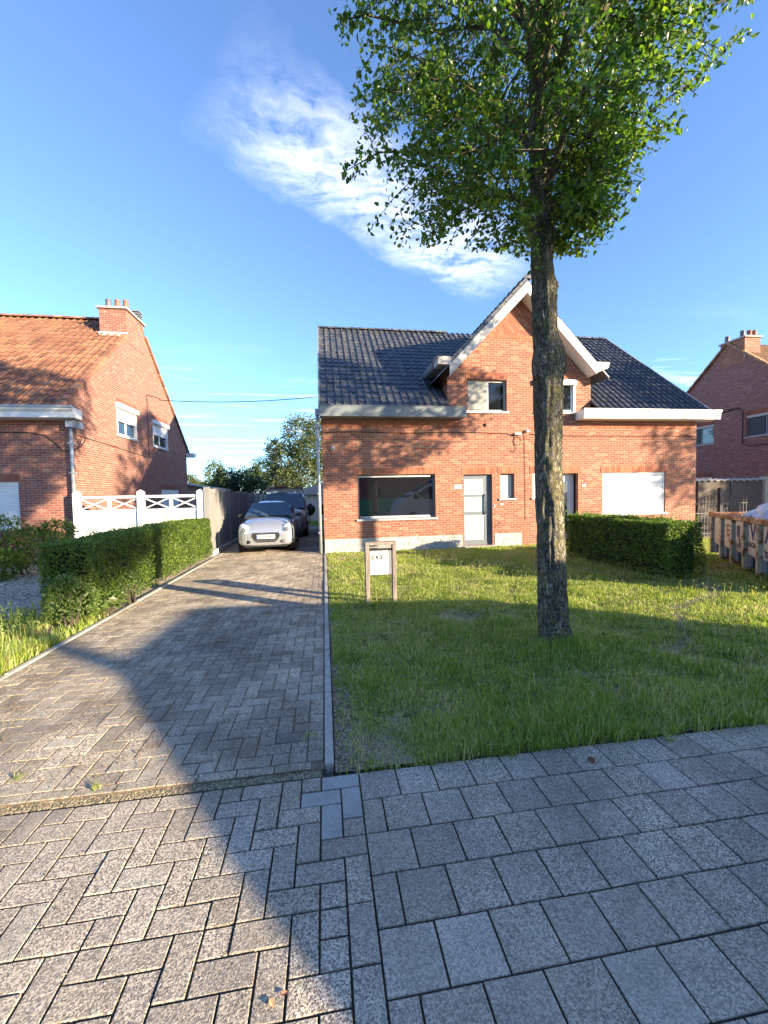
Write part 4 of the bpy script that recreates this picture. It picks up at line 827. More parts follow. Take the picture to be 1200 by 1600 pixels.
ridge_tiles(drr, 'ridge_tile', (XC, dy0 - .01, top + .03), (XC, 13.3, top + .03), .12, 'slate')
# slates on the left pitch of the dormer seen edge-on, right pitch likewise
for s in (-1, 1):
    xe = xl if s < 0 else xr; Lw = math.hypot(xe - XC, dz_at(xe) - top); V = []; F = []
    for i in range(10):
        for j in range(13):
            t0, t1 = i / 10, (i + 1.08) / 10; y0_ = dy0 + .03 + j * .33; P0 = (XC + (xe - XC) * t0, top - abs((xe - XC) * t0) * sl_ + .02); P1 = (XC + (xe - XC) * min(1, t1), top - abs((xe - XC) * min(1, t1)) * sl_ + .04)
            n = len(V); V += [(P0[0], y0_, P0[1]), (P0[0], y0_ + .32, P0[1]), (P1[0], y0_ + .32, P1[1]), (P1[0], y0_, P1[1])]; F.append((n, n + 1, n + 2, n + 3))
    np_mesh('dormer_tile', V, F, 'slate', drr, kind='stuff')
# rain pipes
MB().tube([(HX0 - .11, YF - .1, 3.95), (HX0 - .11, YF - .1, .02)], .045, 12).build('downpipe', 'zinc', house, smooth=True)
b_ = MB().box(HX0 - .17, HX0 - .05, YF - .17, YF - .03, 3.9, 4.08)
for z in (.6, 1.7, 2.85): b_.box(HX0 - .16, HX0 - .06, YF - .155, YF - .0, z, z + .035)
b_.build('pipe_bracket', 'zinc', house)
# cables and fittings on the facade
c_ = MB(); pts = [(x, YF - .018, 3.45 + .02 * math.sin(x * 2.1) - .0 * x) for x in np.linspace(HX0, 5.2, 30)] + [(5.35, YF - .02, 3.44), (5.5, YF - .03, 3.38), (5.72, YF - .05, 3.4)]; c_.tube(pts, .008, 5); c_.tube([(6.1, YF - .02, 3.42), (6.5, YF - .018, 3.36), (HX1, YF - .018, 3.36)], .008, 5)
c_.tube([(5.62, YF - .03, 3.38), (5.6, YF - .02, 3.1), (5.66, YF - .02, 2.98), (5.58, YF - .02, 2.86), (5.46, YF - .02, 2.92)], .007, 5); c_.tube([(5.7 + .13 * math.cos(t), YF - .02, 3.2 + .13 * math.sin(t)) for t in np.linspace(0, 5.5, 14)], .006, 5)
c_.tube([(5.93, YF - .015, 3.4), (5.95, YF - .015, .8)], .006, 5); c_.tube([(4.66, YF - .02, 3.72), (4.7, YF - .02, 3.64)], .03, 6); c_.build('facade_cable', 'cable', house)
MB().box(5.60, 5.80, YF - .09, YF - .01, 3.38, 3.44).lathe([(.0, 0), (.05, .01), (.06, .05), (.03, .09)], 10, (6.0, YF - .06, 3.45)).build('cable_bracket', 'white_soffit', house)
c_ = MB().lathe([(.001, -.0), (.045, .0), (.055, -.03), (.04, -.075), (.001, -.08)], 14, (.12, YF, 3.0), 'y').build('security_camera', 'enamel', house, smooth=True); MB().lathe([(.001, -.078), (.022, -.08), (.018, -.09), (.001, -.092)], 10, (.12, YF, 2.99), 'y').build('camera_lens', 'black', c_)
sg = MB().box(3.69, 3.92, YF - .014, YF - .001, 1.78, 1.90).build('number_plaque', 'enamel', house, bevel=.004); text('243', .10, 'blue_ink', face_y(3.805, YF - .0155, 1.838), 'lettering', sg, bold=.002)
MB().box(5.12, 5.25, YF - .02, YF - .001, 1.27, 1.31).build('nameplate', 'enamel', house, bevel=.003); MB().box(4.93, 4.96, YF - .02, YF - .001, 1.2, 1.28).build('doorbell', 'enamel', house)
MB().box(7.86, 7.97, YF - .016, YF - .001, 1.77, 1.86).build('number_plaque', 'enamel', house, label='small white house number plaque of the right half', bevel=.003)
MB().poly([(HX0, YF, 0.001), (HX1, YF, .001), (HX1, 18, .001), (HX0, 18, .001)]).build('floor', 'dark_int', house)

# ================================================================== chimney
def chimney(parent, x0, x1, y0, y1, z0, z1, pots, brick, cowl=None):
    ch = MB().box(x0, x1, y0, y1, z0, z1).build('chimney', brick, parent)
    MB().box(x0 - .07, x1 + .07, y0 - .07, y1 + .07, z1, z1 + .07).build('chimney_cap', 'cement', ch, bevel=.008)
    MB().box(x0 - .04, x1 + .04, y0 - .05, y0 - .002, z0 + .26, z0 + .31).box(x0 - .03, x1 + .0, y0 - .015, y0 - .001, z0 + .2, z0 + .30).build('flashing', 'lead', ch)
    for (x, y, m) in pots: MB().lathe([(.085, 0), (.10, .02), (.095, .1), (.085, .26), (.10, .28), (.09, .31), (.06, .31), (.06, .2)], 14, (x, y, z1 + .07)).build('chimney_pot', m, ch, smooth=True)
    if cowl:
        x, y = cowl; c = MB()
        for i in range(4): c.box(x - .17, x + .17, y - .17, y + .17, z1 + .1 + i * .09, z1 + .13 + i * .09)
        c.box(x - .1, x + .1, y - .1, y + .1, z1 + .07, z1 + .36); c.build('chimney_cowl', 'frame_grey', ch)
    return ch

# ================================================================== left house
LX, LY = -7.0, 10.1; LRY, LRZ = 14.75, 8.42; LE = 4.10; LBY = 19.6
FL = Fr((0, LY, 0), (1, 0, 0), (0, 1, 0)); FG = Fr((LX, 0, 0), (0, 1, 0), (-1, 0, 0))
lh = thing('brick_house', 'red brick house with orange pantile roof on the left side of the driveway', 'house', (LX, LY, 0))
mb = wall(FL, -19, LX, 0, 4.0, [(-10.6, -8.32, .9, 2.2)]); mb.build('front_wall', 'brick_dark', lh)
wn_ = [(12.72, 14.15, 3.86, 4.92), (15.6, 17.15, 3.82, 4.88)]; gd = (16.25, 18.45, 0.05, 2.08)
mb = wall(FG, LY, LBY, 0, 3.80, [gd]); 
zt = 5.02; LW = LE + (LRZ - LE) * .35 / (LRY - LY + .35) - .02; LWB = 3.9 + (LRZ - 3.9) * .35 / (LBY + .35 - LRY) - .02; fz = lambda y: LE + (LRZ - LE) * (y - LY) / (LRY - LY); ya = LY + (zt - LW) / (LRZ - LW) * (LRY - LY); yb = LBY - (zt - LWB) / (LRZ - LWB) * (LBY - LRY)
mb.poly([FG.p(LY, 0, 3.8), FG.p(12.0, 0, 3.8), FG.p(12.0, 0, zt), FG.p(ya, 0, zt), FG.p(LY, 0, LW)])
wall(FG, 12.0, 18.0, 3.80, zt, wn_, mb); mb.poly([FG.p(18.0, 0, 3.8), FG.p(LBY, 0, 3.8), FG.p(LBY, 0, LWB), FG.p(yb, 0, zt), FG.p(18.0, 0, zt)]); mb.poly([FG.p(ya, 0, zt), FG.p(yb, 0, zt), FG.p(LRY, 0, LRZ)])
mb.build('gable_wall', 'brick_dark', lh)
MB().poly([(-19, LBY, 0), (LX, LBY, 0), (LX, LBY, 4), (-19, LBY, 4)]).poly([(-19, LY, 0), (-19, LBY, 0), (-19, LBY, 4), (-19, LRY, LRZ), (-19, LY, 4)]).build('rear_wall', 'brick_dark', lh)
soldiers(lh, FL, -10.7, -8.25, 2.21, 'soldier_dark')
sw_ = MB(); frame_bars(sw_, FL, -10.598, -8.322, .902, 2.198, .05, .03, .09); sw_ = sw_.build('window', 'white_upvc', lh, label='front window closed by a white roller shutter'); slats(sw_, FL, -10.55, -8.37, .95, 2.15, .045)
for (a, b, c, d), lbl in zip(wn_, ('nearer gable window with its white shutter half down', 'farther gable window with its white shutter half down')):
    w = window(lh, FG, a, b, c, d, 'white_upvc', 'glass_blue', .07, .04, mull=((a + b) / 2,), sill='stonesill', label=lbl); slats(w, FG, a + .03, b - .03, c + .48, d - .12, .0, pitch=.05); MB().box(a - .05, b + .05, -.11, .03, d - .14, d + .02, FG).build('shutter_box', 'white_upvc', w, bevel=.01)
    MB().box(a, a + .04, -.02, .03, c, d - .14, FG).box(b - .04, b, -.02, .03, c, d - .14, FG).build('shutter_rail', 'white_upvc', w)
gdo = MB().box(gd[0], gd[1], .06, .10, gd[2], gd[3], FG).build('garage_door', 'white_upvc', lh); slats(gdo, FG, gd[0] + .02, gd[1] - .02, gd[2], gd[3], .05, pitch=.11, name='door_panel')
soldiers(lh, FG, gd[0] - .1, gd[1] + .1, 2.09, 'soldier_dark')
for a, b, c, d in wn_: soldiers(lh, FG, a - .05, b + .05, d + .02, 'soldier_dark', h=.18)
g1 = MB().prism([(-.40, 3.86), (-.0, 3.86), (-.0, 4.10), (-.46, 4.14), (-.46, 4.06), (-.40, 4.0)], -19, LX + .34, FL, 'u').build('boxed_gutter', 'white', lh); MB().box(-19, LX + .36, -.50, -.44, 4.11, 4.16, FL).build('gutter_edge', 'zinc', g1)
MB().prism([(LBY, 3.75), (LBY + .36, 3.75), (LBY + .42, 3.95), (LBY, 3.95)], -19, LX + .34, WORLD, 'u').build('rear_gutter', 'white', lh)
dk = MB().poly([(-19, LY - .35, LE), (LX + .04, LY - .35, LE), (LX + .04, LRY, LRZ), (-19, LRY, LRZ)]).poly([(-19, LRY, LRZ), (LX + .04, LRY, LRZ), (LX + .04, LBY + .35, 3.9), (-19, LBY + .35, 3.9)]); lroof = dk.build('roof', 'terra', lh)
tiled_roof(lroof, 'roof_tile', -14.3, LX - .05, LY - .36, LE + .01, LRY, LRZ, .235, .31, 'pan', 'terra')
tiled_roof(lroof, 'far_tile', -19, -14.3, LY - .36, LE + .01, LRY, LRZ, .235, .31, 'pan', 'terra', limit=0)
ridge_tiles(lroof, 'ridge_tile', (-14.5, LRY, LRZ + .03), (-7.9, LRY, LRZ + .03), .11, 'terra')
def verge_row(parent, a, b, n, mat):
    a, b = Vector(a), Vector(b)
    for i in range(n): p, q = a.lerp(b, i / n), a.lerp(b, (i + .98) / n); MB().beam(p + Vector((0, 0, .02)), q, .20, .10).build('verge_tile', mat, parent, bevel=.01)
verge_row(lroof, (LX - .02, LY - .36, LE + .04), (LX - .02, 13.62, LE + .04 + (LRZ - LE) * (13.62 - LY + .36) / (LRY - LY + .36)), 16, 'terra'); verge_row(lroof, (LX - .02, LBY + .3, 3.95), (LX - .02, 15.2, LRZ - .38), 19, 'terra')
chimney(lh, -7.86, -6.985, 13.7, 15.15, 7.3, 8.44, ((-7.62, 13.88, 'pot_dark'), (-7.32, 13.88, 'pot'), (-7.05, 13.9, 'pot')), 'brick_dark', (-7.12, 14.85))
MB().tube([(LX + .10, LY - .12, 3.62), (LX + .10, LY - .12, 1.5)], .045, 12).build('downpipe', 'zinc', lh, smooth=True)
MB().tube([(LX + .10, LY - .12, 1.5), (LX + .10, LY - .12, 1.25)], .055, 12).tube([(LX + .10, LY - .12, 1.25), (LX + .10, LY - .12, .02)], .047, 12).build('downpipe_foot', 'pot', lh, smooth=True)
b_ = MB().box(LX + .02, LX + .2, LY - .2, LY - .04, 3.64, 3.82)
for z in (1.6, 2.4, 3.2): b_.box(LX + .04, LX + .16, LY - .18, LY, z, z + .03)
b_.box(LX + .201, LX + .3, LY - .05, LY + .10, 3.62, 3.8).build('pipe_hopper', 'zinc', lh)
c_ = MB(); c_.tube([(x, LY - .02, 3.52) for x in np.linspace(-14, -8, 8)] + [(-7.6, LY - .02, 3.45), (-7.3, LY - .03, 3.2), (-7.15, LY - .06, 3.02), (-6.98, LY - .06, 3.0), (-6.85, LY + .1, 3.1), (-6.8, LY + .3, 3.3), (-6.84, LY + .45, 3.5)], .013, 5)
c_.tube([(LX + .02, 10.4, 3.5), (LX + .02, 12.6, 3.42), (LX + .02, 15, 3.3)], .008, 5); c_.tube([(LX + .02, 15.14, 3.2), (LX + .02, 15.14, 5.77)], .010, 5); c_.build('wall_cable', 'cable', lh)

# overhead cable
MB().tube([(LX + .02, 15.14, 5.77), (LX + .6, 14.9, 5.58)] + [(-6.4 + 6.1 * t, 14.8 - 2.1 * t, 5.5 - .28 * t - .5 * t * (1 - t)) for t in np.linspace(0, 1, 14)], .014, 5).build('overhead_cable', 'cable', label='thin black cable strung between the left house gable and the middle house', category='cable')

# ================================================================== right house
RX = 18.8; FR_ = Fr((RX, 0, 0), (0, 1, 0), (1, 0, 0))
rh = thing('brick_house', 'brick house at the right edge with chimney pots and a shaded gable', 'house', (RX, 10.0, 0))
y0_, y1_, yr_, zr_ = 9.9, 19.2, 14.5, 8.35; rw_ = [(12.05, 13.62, 3.93, 4.88), (15.14, 16.6, 3.85, 4.78)]; lo = [(15.2, 16.6, .6, 2.2)]
mb = wall(FR_, y0_, y1_, 0, 3.6, lo); wall(FR_, y0_, y1_, 3.6, 4.1, rw_[:0], MB())
zt = 5.1; RW = 4.33; ya = y0_ + (zt - RW) / (zr_ - RW) * (yr_ - y0_); yb = y1_ - (zt - RW) / (zr_ - RW) * (y1_ - yr_)
mb.poly([FR_.p(y0_, 0, 3.6), FR_.p(11.6, 0, 3.6), FR_.p(11.6, 0, zt), FR_.p(ya, 0, zt), FR_.p(y0_, 0, RW)]); wall(FR_, 11.6, 17.6, 3.6, zt, rw_, mb); mb.poly([FR_.p(17.6, 0, 3.6), FR_.p(y1_, 0, 3.6), FR_.p(y1_, 0, RW), FR_.p(yb, 0, zt), FR_.p(17.6, 0, zt)]); mb.poly([FR_.p(ya, 0, zt), FR_.p(yb, 0, zt), FR_.p(yr_, 0, zr_)])
mb.build('gable_wall', 'brick_purple', rh)
MB().poly([(RX, y0_, 0), (30, y0_, 0), (30, y0_, 4.1), (RX, y0_, 4.1)]).poly([(RX, y1_, 0), (30, y1_, 0), (30, y1_, 4.1), (RX, y1_, 4.1)]).poly([(30, y0_, 0), (30, y1_, 0), (30, y1_, 4.1), (30, yr_, zr_), (30, y0_, 4.1)]).build('outer_wall', 'brick_purple', rh)
for (a, b, c, d), lbl in zip(rw_, ('nearer dark upper window with a closed screen', 'farther upper window, one side screened and one side reflecting sky')):
    m_ = (a + b) / 2; w = window(rh, FR_, a, b, c, d, 'frame_grey', 'glass_blue', .06, .09, mull=(m_,), sill='stonesill', label=lbl); MB().box(m_ + .04, b - .05, .075, .088, c + .05, d - .14, FR_).build('screen', 'black', w); MB().box(a + .01, b - .01, .02, .09, d - .12, d - .004, FR_).build('shutter_box', 'frame_taupe', w); soldiers(rh, FR_, a - .05, b + .05, d + .005, 'soldier_dark', h=.2)
window(rh, FR_, 15.2, 16.6, .6, 2.2, 'white_upvc', 'glass_dark', .06, .05)
soldiers(rh, FR_, 15.1, 16.7, 2.21, 'soldier_dark')
rr = MB().poly([(RX - .04, y0_ - .35, 4.05), (30, y0_ - .35, 4.05), (30, yr_, zr_ + .03), (RX - .04, yr_, zr_ + .03)]).poly([(RX - .04, yr_, zr_ + .03), (30, yr_, zr_ + .03), (30, y1_ + .35, 4.05), (RX - .04, y1_ + .35, 4.05)]).build('roof', 'terra_old', rh)
tiled_roof(rr, 'roof_tile', RX - .02, 22, y0_ - .36, 4.08, yr_, zr_ + .05, .235, .31, 'pan', 'terra_old', limit=120)
verge_row(rr, (RX + .0, y0_ - .36, 4.10), (RX + .0, yr_, zr_ + .07), 20, 'terra_old'); verge_row(rr, (RX, y1_ + .3, 4.15), (RX, yr_, zr_ + .07), 18, 'terra')
chimney(rh, RX - .02, RX + .80, 13.72, 14.85, 7.3, 8.42, ((RX + .15, 14.68, 'pot_dark'), (RX + .16, 13.98, 'pot_dark'), (RX + .42, 13.9, 'pot'), (RX + .68, 13.9, 'pot')), 'brick')
c_ = MB().tube([(RX - .02, 14.75, 5.25), (RX - .03, 14.0, 5.28), (RX - .03, 13.75, 5.15), (RX - .03, 13.75, 3.65), (RX - .03, 13.5, 3.52), (RX - .03, 11, 3.48)], .018, 6); c_.tube([(RX - .06, 14.4, 5.3), (RX - .06, 13.9, 5.3)], .03, 6); c_.build('wall_cable', 'cable', rh)
MB().prism([(y0_ - .42, 3.85), (y0_, 3.85), (y0_, 4.06), (y0_ - .46, 4.06)], RX - .3, 30, WORLD, 'u').build('boxed_gutter', 'white', rh)

# passage wall between the houses: concrete panels, planks, wavy coping
pw = thing('garden_wall', 'brown concrete and plank wall with a wavy corrugated top behind the iron gate', 'wall', (15.5, 12, 0))
x = 13.1
for i in range(7): MB().box(x, x + .20, 12.0, 12.04, 0, 1.93).build('plank', 'plank', pw, bevel=.004); x += .206
for k, (xa, xb) in enumerate(((14.70, 16.15), (16.22, 17.7))):
    for z0, z1 in ((0, .62), (.63, 1.24), (1.25, 1.95)): MB().box(xa, xb, 12.0, 12.05, z0, z1).build('concrete_panel', 'panel_conc', pw, bevel=.006)
for x in (14.64, 16.16): MB().box(x, x + .055, 11.97, 12.08, 0, 1.97).build('post', 'panel_conc', pw)
V = []; F = []; n = 120
for i in range(n + 1): x = 13.1 + 4.65 * i / n; z = 1.98 + .028 * math.sin(x * 2 * PI / .30); V += [(x, 11.93, z - .02), (x, 12.2, z + .05), (x, 11.93, z - .04)]
F = [(3 * i, 3 * i + 3, 3 * i + 4, 3 * i + 1) for i in range(n)] + [(3 * i + 2, 3 * i + 5, 3 * i + 3, 3 * i) for i in range(n)]; np_mesh('corrugated_coping', V, F, 'cement', pw, smooth=True)
MB().box(17.72, 17.98, 11.9, 12.15, 0, 2.08).build('gate_post', 'cream_wall', label='pale yellow-green post at the right end of the garden wall', category='post', bevel=.01)
# wrought iron gate
ig = thing('iron_gate', 'rusty wrought iron double gate with spear points beside the right wall of the house', 'gate', (13, 9.6, 0))
gy = 9.62; xc = 13.02
MB().box(xc - .05, xc + .05, gy - .05, gy + .05, 0, 1.66).build('gate_post', 'iron', ig)
for i in range(17):
    x = 12.05 + i * .125
    if abs(x - xc) < .06: continue
    h = 1.35 - .18 * math.sin(min(1, abs(x - xc) / .95) * PI) * .6 + (.12 if abs(x - xc) < .5 else 0)
    b_ = MB().box(x - .008, x + .008, gy - .008, gy + .008, .05, h); b_.add([(x - .022, gy, h), (x, gy - .012, h), (x + .022, gy, h), (x, gy + .012, h), (x, gy, h + .12)], [(0, 1, 4), (1, 2, 4), (2, 3, 4), (3, 0, 4)]); b_.build('bar', 'iron', ig)
for z in (.12, .80, 1.12): MB().box(12.0, xc - .05, gy - .012, gy + .012, z, z + .03).box(xc + .05, 14.1, gy - .012, gy + .012, z, z + .03).build('rail', 'iron', ig)
for s in (-1, 1):
    MB().tube([(xc + s * (.05 + 1.0 * t), gy, 1.48 - .30 * t ** 1.5) for t in np.linspace(0, 1, 10)], .014, 6).build('top_rail', 'iron', ig)
    MB().tube([(xc + s * (.22 + (.11 - .012 * t) * math.cos(t)), gy - .01, 1.0 + (.11 - .012 * t) * math.sin(t)) for t in np.linspace(0, 7.5, 26)], .012, 5).build('scroll', 'iron', ig)

# ================================================================== white gate and grey fence left of the drive
wg = thing('white_fence', 'white vinyl fence with crossed-bar top panels in front of the left house', 'fence', (-5.2, 9.85, 0)); fy0 = 9.88
for x, w_ in ((-6.78, .16), (-5.17, .17), (-3.60, .20)):
    MB().box(x - w_ / 2, x + w_ / 2, fy0 - .07, fy0 + .07, 0, 1.86).build('post', 'white_upvc', wg, bevel=.008); MB().add([(x - w_ / 2, fy0 - .07, 1.86), (x + w_ / 2, fy0 - .07, 1.86), (x + w_ / 2, fy0 + .07, 1.86), (x - w_ / 2, fy0 + .07, 1.86), (x, fy0, 1.93)], [(0, 1, 4), (1, 2, 4), (2, 3, 4), (3, 0, 4)]).build('post_cap', 'white_upvc', wg)
for a, b in ((-6.70, -5.255), (-5.085, -3.70)):
    MB().box(a, b, fy0 - .03, fy0 + .03, 1.70, 1.77).build('top_rail', 'white_upvc', wg); MB().box(a, b, fy0 - .03, fy0 + .03, 1.32, 1.39).build('middle_rail', 'white_upvc', wg); MB().box(a, b, fy0 - .03, fy0 + .03, .08, .18).build('bottom_rail', 'white_upvc', wg)
    nb = 8; wv = (b - a) / nb
    for i in range(nb): MB().box(a + i * wv + .003, a + (i + 1) * wv - .003, fy0 - .012, fy0 + .012, .18, 1.32).build('board', 'white_upvc', wg, bevel=.003)
    m_ = (a + b) / 2; MB().box(m_ - .04, m_ + .04, fy0 - .025, fy0 + .025, 1.39, 1.70).build('upright', 'white_upvc', wg)
    for p, q in ((a, m_ - .04), (m_ + .04, b)):
        MB().beam((p, fy0, 1.40), (q, fy0, 1.69), .03, .04, (0, 1, 0)).build('cross_bar', 'white_upvc', wg); MB().beam((p, fy0 + .002, 1.69), (q, fy0 + .002, 1.40), .03, .04, (0, 1, 0)).build('cross_bar', 'white_upvc', wg)
gf = thing('grey_fence', 'tall grey panel fence along the left side of the driveway beside the cars', 'fence', (-3.42, 14, 0)); y = 10.0
ht = [1.93, 1.93, 1.86, 1.86, 1.84, 1.82, 1.80, 1.80]
MB().box(-3.50, -3.36, 9.78, 9.92, 0, 1.97).build('post', 'fence_grey', gf)
for i, h in enumerate(ht):
    L = .78 if i < 1 else 1.45
    nb = int(L / .19); wv = L / nb
    for j in range(nb): MB().box(-3.445, -3.415, y + j * wv + .002, y + (j + 1) * wv - .002, .16, h - .13).build('board', 'fence_grey', gf)
    MB().box(-3.46, -3.40, y, y + L, h - .13, h).build('top_rail', 'fence_grey', gf, bevel=.006)
    MB().box(-3.49, -3.36, y + L, y + L + .12, 0, h + .03).build('post', 'fence_grey', gf, bevel=.008); y += L + .12
MB().box(-3.47, -3.33, 9.95, y, -.02, .15).build('base_board', 'cement', gf, bevel=.01)

# ================================================================== letterbox
lbx = thing('letterbox_stand', 'weathered wooden letterbox stand marked 243 on the lawn beside the driveway', 'letterbox', (.66, 3.9, 0))
for x in (.455, .865): MB().box(x - .03, x + .03, 3.84, 3.96, -.05, .90).build('post', 'wood', lbx, bevel=.005)
MB().box(.425, .895, 3.83, 3.97, .902, .945).build('top_board', 'wood', lbx, bevel=.005)
MB().box(.487, .833, 3.86, 3.95, .45, .84).build('box', 'black', lbx)
lp_ = MB().box(.492, .775, 3.848, 3.859, .452, .815).build('front_panel', 'letter_panel', lbx, bevel=.003); text('2 4 3', .082, 'ink', face_y(.600, 3.8465, .715), 'house_number', lp_, bold=.003)
MB().box(.78, .83, 3.853, 3.859, .452, .815).build('side_strip', 'frame_grey', lbx); MB().box(.49, .83, 3.85, 3.86, .86, .88).build('slot_flap', 'wood', lbx)
MB().tube([(.425, 3.86, .72), (.39, 3.85, .70), (.38, 3.85, .68)], .008, 5).build('hook', 'iron', lbx)

# ================================================================== vehicles
def superell(w, zb, zt, n=28, e=3.2, crown=0.):
    out = []
    for k in range(n):
        th = 2 * PI * k / n; c, s = math.cos(th), math.sin(th); x = math.copysign(abs(c) ** (2 / e), c) * w; z = math.copysign(abs(s) ** (2 / e), s)
        zz_ = (zb + zt) / 2 + z * (zt - zb) / 2 + (crown * (1 - (x / w) ** 2) if z > 0 else 0); out.append((x, zz_))
    return out
def loft(st, n=28, e=3.2):
    V = []; 
    for (y, w, zb, zt, *r) in st:
        cr = r[0] if r else 0.; ee = r[1] if len(r) > 1 else e; V += [(x, y, z) for x, z in superell(w, zb, zt, n, ee, cr)]
    F = [(i * n + k, i * n + (k + 1) % n, (i + 1) * n + (k + 1) % n, (i + 1) * n + k) for i in range(len(st) - 1) for k in range(n)] + [tuple(range(n))[::-1], tuple(range((len(st) - 1) * n, len(st) * n))]
    return V, F
def dens(st, k=3):
    A = np.array([list(s) + [0.] * (5 - len(s)) for s in st]); t = np.arange(len(A)); tt = np.linspace(0, len(A) - 1, (len(A) - 1) * k + 1); return [tuple(np.interp(tt_, t, A[:, j]) for j in range(5)) for tt_ in tt]
def patch(fx, n=8, m=8):       # surface patch from a function of (s,t) -> xyz
    V = [fx(i / n, j / m) for i in range(n + 1) for j in range(m + 1)]; F = [(i * (m + 1) + j, i * (m + 1) + j + 1, (i + 1) * (m + 1) + j + 1, (i + 1) * (m + 1) + j) for i in range(n) for j in range(m)]; return MB().add(V, F)
def wheel(parent, x, y, r, w, side):
    ty = MB().lathe([(r * .62, -w / 2), (r * .93, -w / 2), (r, -w / 2 + .03), (r, w / 2 - .03), (r * .93, w / 2), (r * .62, w / 2)], 28, (x, y, r), 'x').build('tyre', 'rubber', parent, smooth=False)
    rm = MB().lathe([(.02, 0), (r * .60, side * .0), (r * .63, side * .015), (r * .63, -side * .03)], 20, (x + side * (w / 2 - .012), y, r), 'x'); rm.build('rim', 'chrome', ty)
# small silver hatchback
car = thing('parked_car', 'small silver hatchback parked nose-out on the driveway in front of the van', 'car', (-1.86, 9.86, .012), local=True, rz=math.radians(1.5))
st = [(0.00, .50, .30, .58, .0), (.012, .62, .26, .64, .01), (.04, .70, .22, .71, .015), (.09, .755, .20, .78, .02), (.18, .788, .18, .845, .03), (.34, .803, .17, .91, .04), (.60, .81, .17, .965, .04), (.85, .812, .17, 1.0, .035), (1.02, .812, .17, 1.01, .03), (1.4, .812, .17, .98, .0), (2.4, .81, .17, 1.0, .0), (3.0, .80, .18, 1.0, .0), (3.3, .76, .22, .98, 0.), (3.45, .66, .28, .92, 0.), (3.5, .5, .33, .85, 0.)]
V, F = loft(dens(st, 2), 44, 4.2); np_mesh_ = MB().add(V, F); body = np_mesh_.build('body', 'silver', car, smooth=True)
def cab(s, t):        # s along length, t around from left sill over roof to right sill
    ys = np.interp(s, [0, .16, .3, .6, .85, 1], [.88, 1.25, 1.62, 2.3, 3.05, 3.38]); zr = np.interp(s, [0, .16, .3, .42, .6, .85, 1], [1.0, 1.27, 1.455, 1.505, 1.515, 1.45, 1.0]); a = PI * t
    zb_ = .96; wb = .755; wt = .60; c = math.cos(a); sn = math.sin(a); k = abs(sn) ** .55; x = -math.copysign(abs(c) ** .5, c) * (wb + (wt - wb) * min(1, k * (zr - zb_) / .5)); return (x, ys, zb_ + (zr - zb_) * k)
patch(cab, 26, 26).build('cabin', 'silver', car, smooth=True)
def scr(s, t): x = (s - .5) * 2; y0_, z0_ = .93, 1.035; y1_, z1_ = 1.56, 1.445; wv_ = .715 + (.575 - .715) * t; bul = .075 * (1 - x * x); return (x * wv_, y0_ + (y1_ - y0_) * t - bul + .06 - .035, z0_ + (z1_ - z0_) * t + .012 + .012 * (1 - x * x))
ws = patch(scr, 14, 8).build('windscreen', 'car_glass', car, smooth=True)
for s in (-1, 1):
    MB().add([(s * (.735), 1.32, 1.03), (s * .742, 2.2, 1.03), (s * .66, 2.15, 1.36), (s * .655, 1.72, 1.36)], [(0, 1, 2, 3)]).add([(s * .742, 2.28, 1.03), (s * .735, 3.0, 1.05), (s * .655, 2.85, 1.34), (s * .66, 2.25, 1.36)], [(0, 1, 2, 3)]).build('side_window', 'car_glass', car)
    MB().lathe([(.001, -.05), (.10, -.04), (.15, .0), (.155, .05), (.13, .1)], 22, (s * .58, .10, .71), 'y').build('headlight_rim', 'silver', car, smooth=True)
    hl_ = MB()
    V_ = []
    for i in range(9):
        ph = PI / 2 * i / 8
        for k in range(24):
            th = 2 * PI * k / 24; rx, rz_ = .135, .135; xx = math.cos(th) * rx * math.sin(ph); zz_ = math.sin(th) * rz_ * math.sin(ph); 
            if zz_ > 0: zz_ *= 1.35; xx += s * zz_ * .35
            V_.append((s * .595 + xx, .105 - .075 * math.cos(ph) + abs(xx + s * .0) * .0 + (s * xx > 0) * s * xx * .5 + max(0, zz_) * .45 - .055, .70 + zz_))
    hl_.add(V_, [(i * 24 + k, i * 24 + (k + 1) % 24, (i + 1) * 24 + (k + 1) % 24, (i + 1) * 24 + k) for i in range(8) for k in range(24)]); h_ = hl_.build('headlight', 'lamp', car, smooth=True)
    MB().lathe([(.001, -.004), (.055, -.004), (.058, 0), (.001, .002)], 18, (s * .60, -.034, .705), 'y').build('bulb_ring', 'chrome', h_); MB().lathe([(.001, -.003), (.028, -.004), (.03, 0), (.001, .002)], 14, (s * .60, -.040, .705), 'y').build('bulb', 'frame_grey', h_)
    MB().lathe([(.001, -.01), (.05, -.01), (.06, .0), (.06, .04)], 16, (0, 0, 0), 'y').build('fog_recess', 'black', car).matrix_basis = Matrix.Translation((s * .55, .030, .355)) @ Matrix.Rotation(s * .5, 4, 'Z') @ Matrix.Diagonal((2.3, 1.6, .95, 1))
    m_ = MB().box(-.085, .085, -.05, .05, -.055, .055).build('mirror', 'black', car, bevel=.03, seg=2); m_.matrix_basis = Matrix.Translation((s * .90, 1.28, 1.06)); MB().box(-.06, .06, -.015, .015, -.02, .0).build('mirror_arm', 'black', m_).matrix_basis = Matrix.Translation((-s * .10, 0, -.03))
    for yy in (.66, 2.94):
        MB().lathe([(.32, 0), (.335, .004), (.335, -.02)], 26, (s * .805, yy, .285), 'x').build('wheel_arch', 'black', car); wheel(car, s * .735, yy, .285, .165, s)
    MB().box(s * .80 - .012, s * .80 + .012, 1.2, 2.9, .2, .26).build('door_sill', 'black', car)
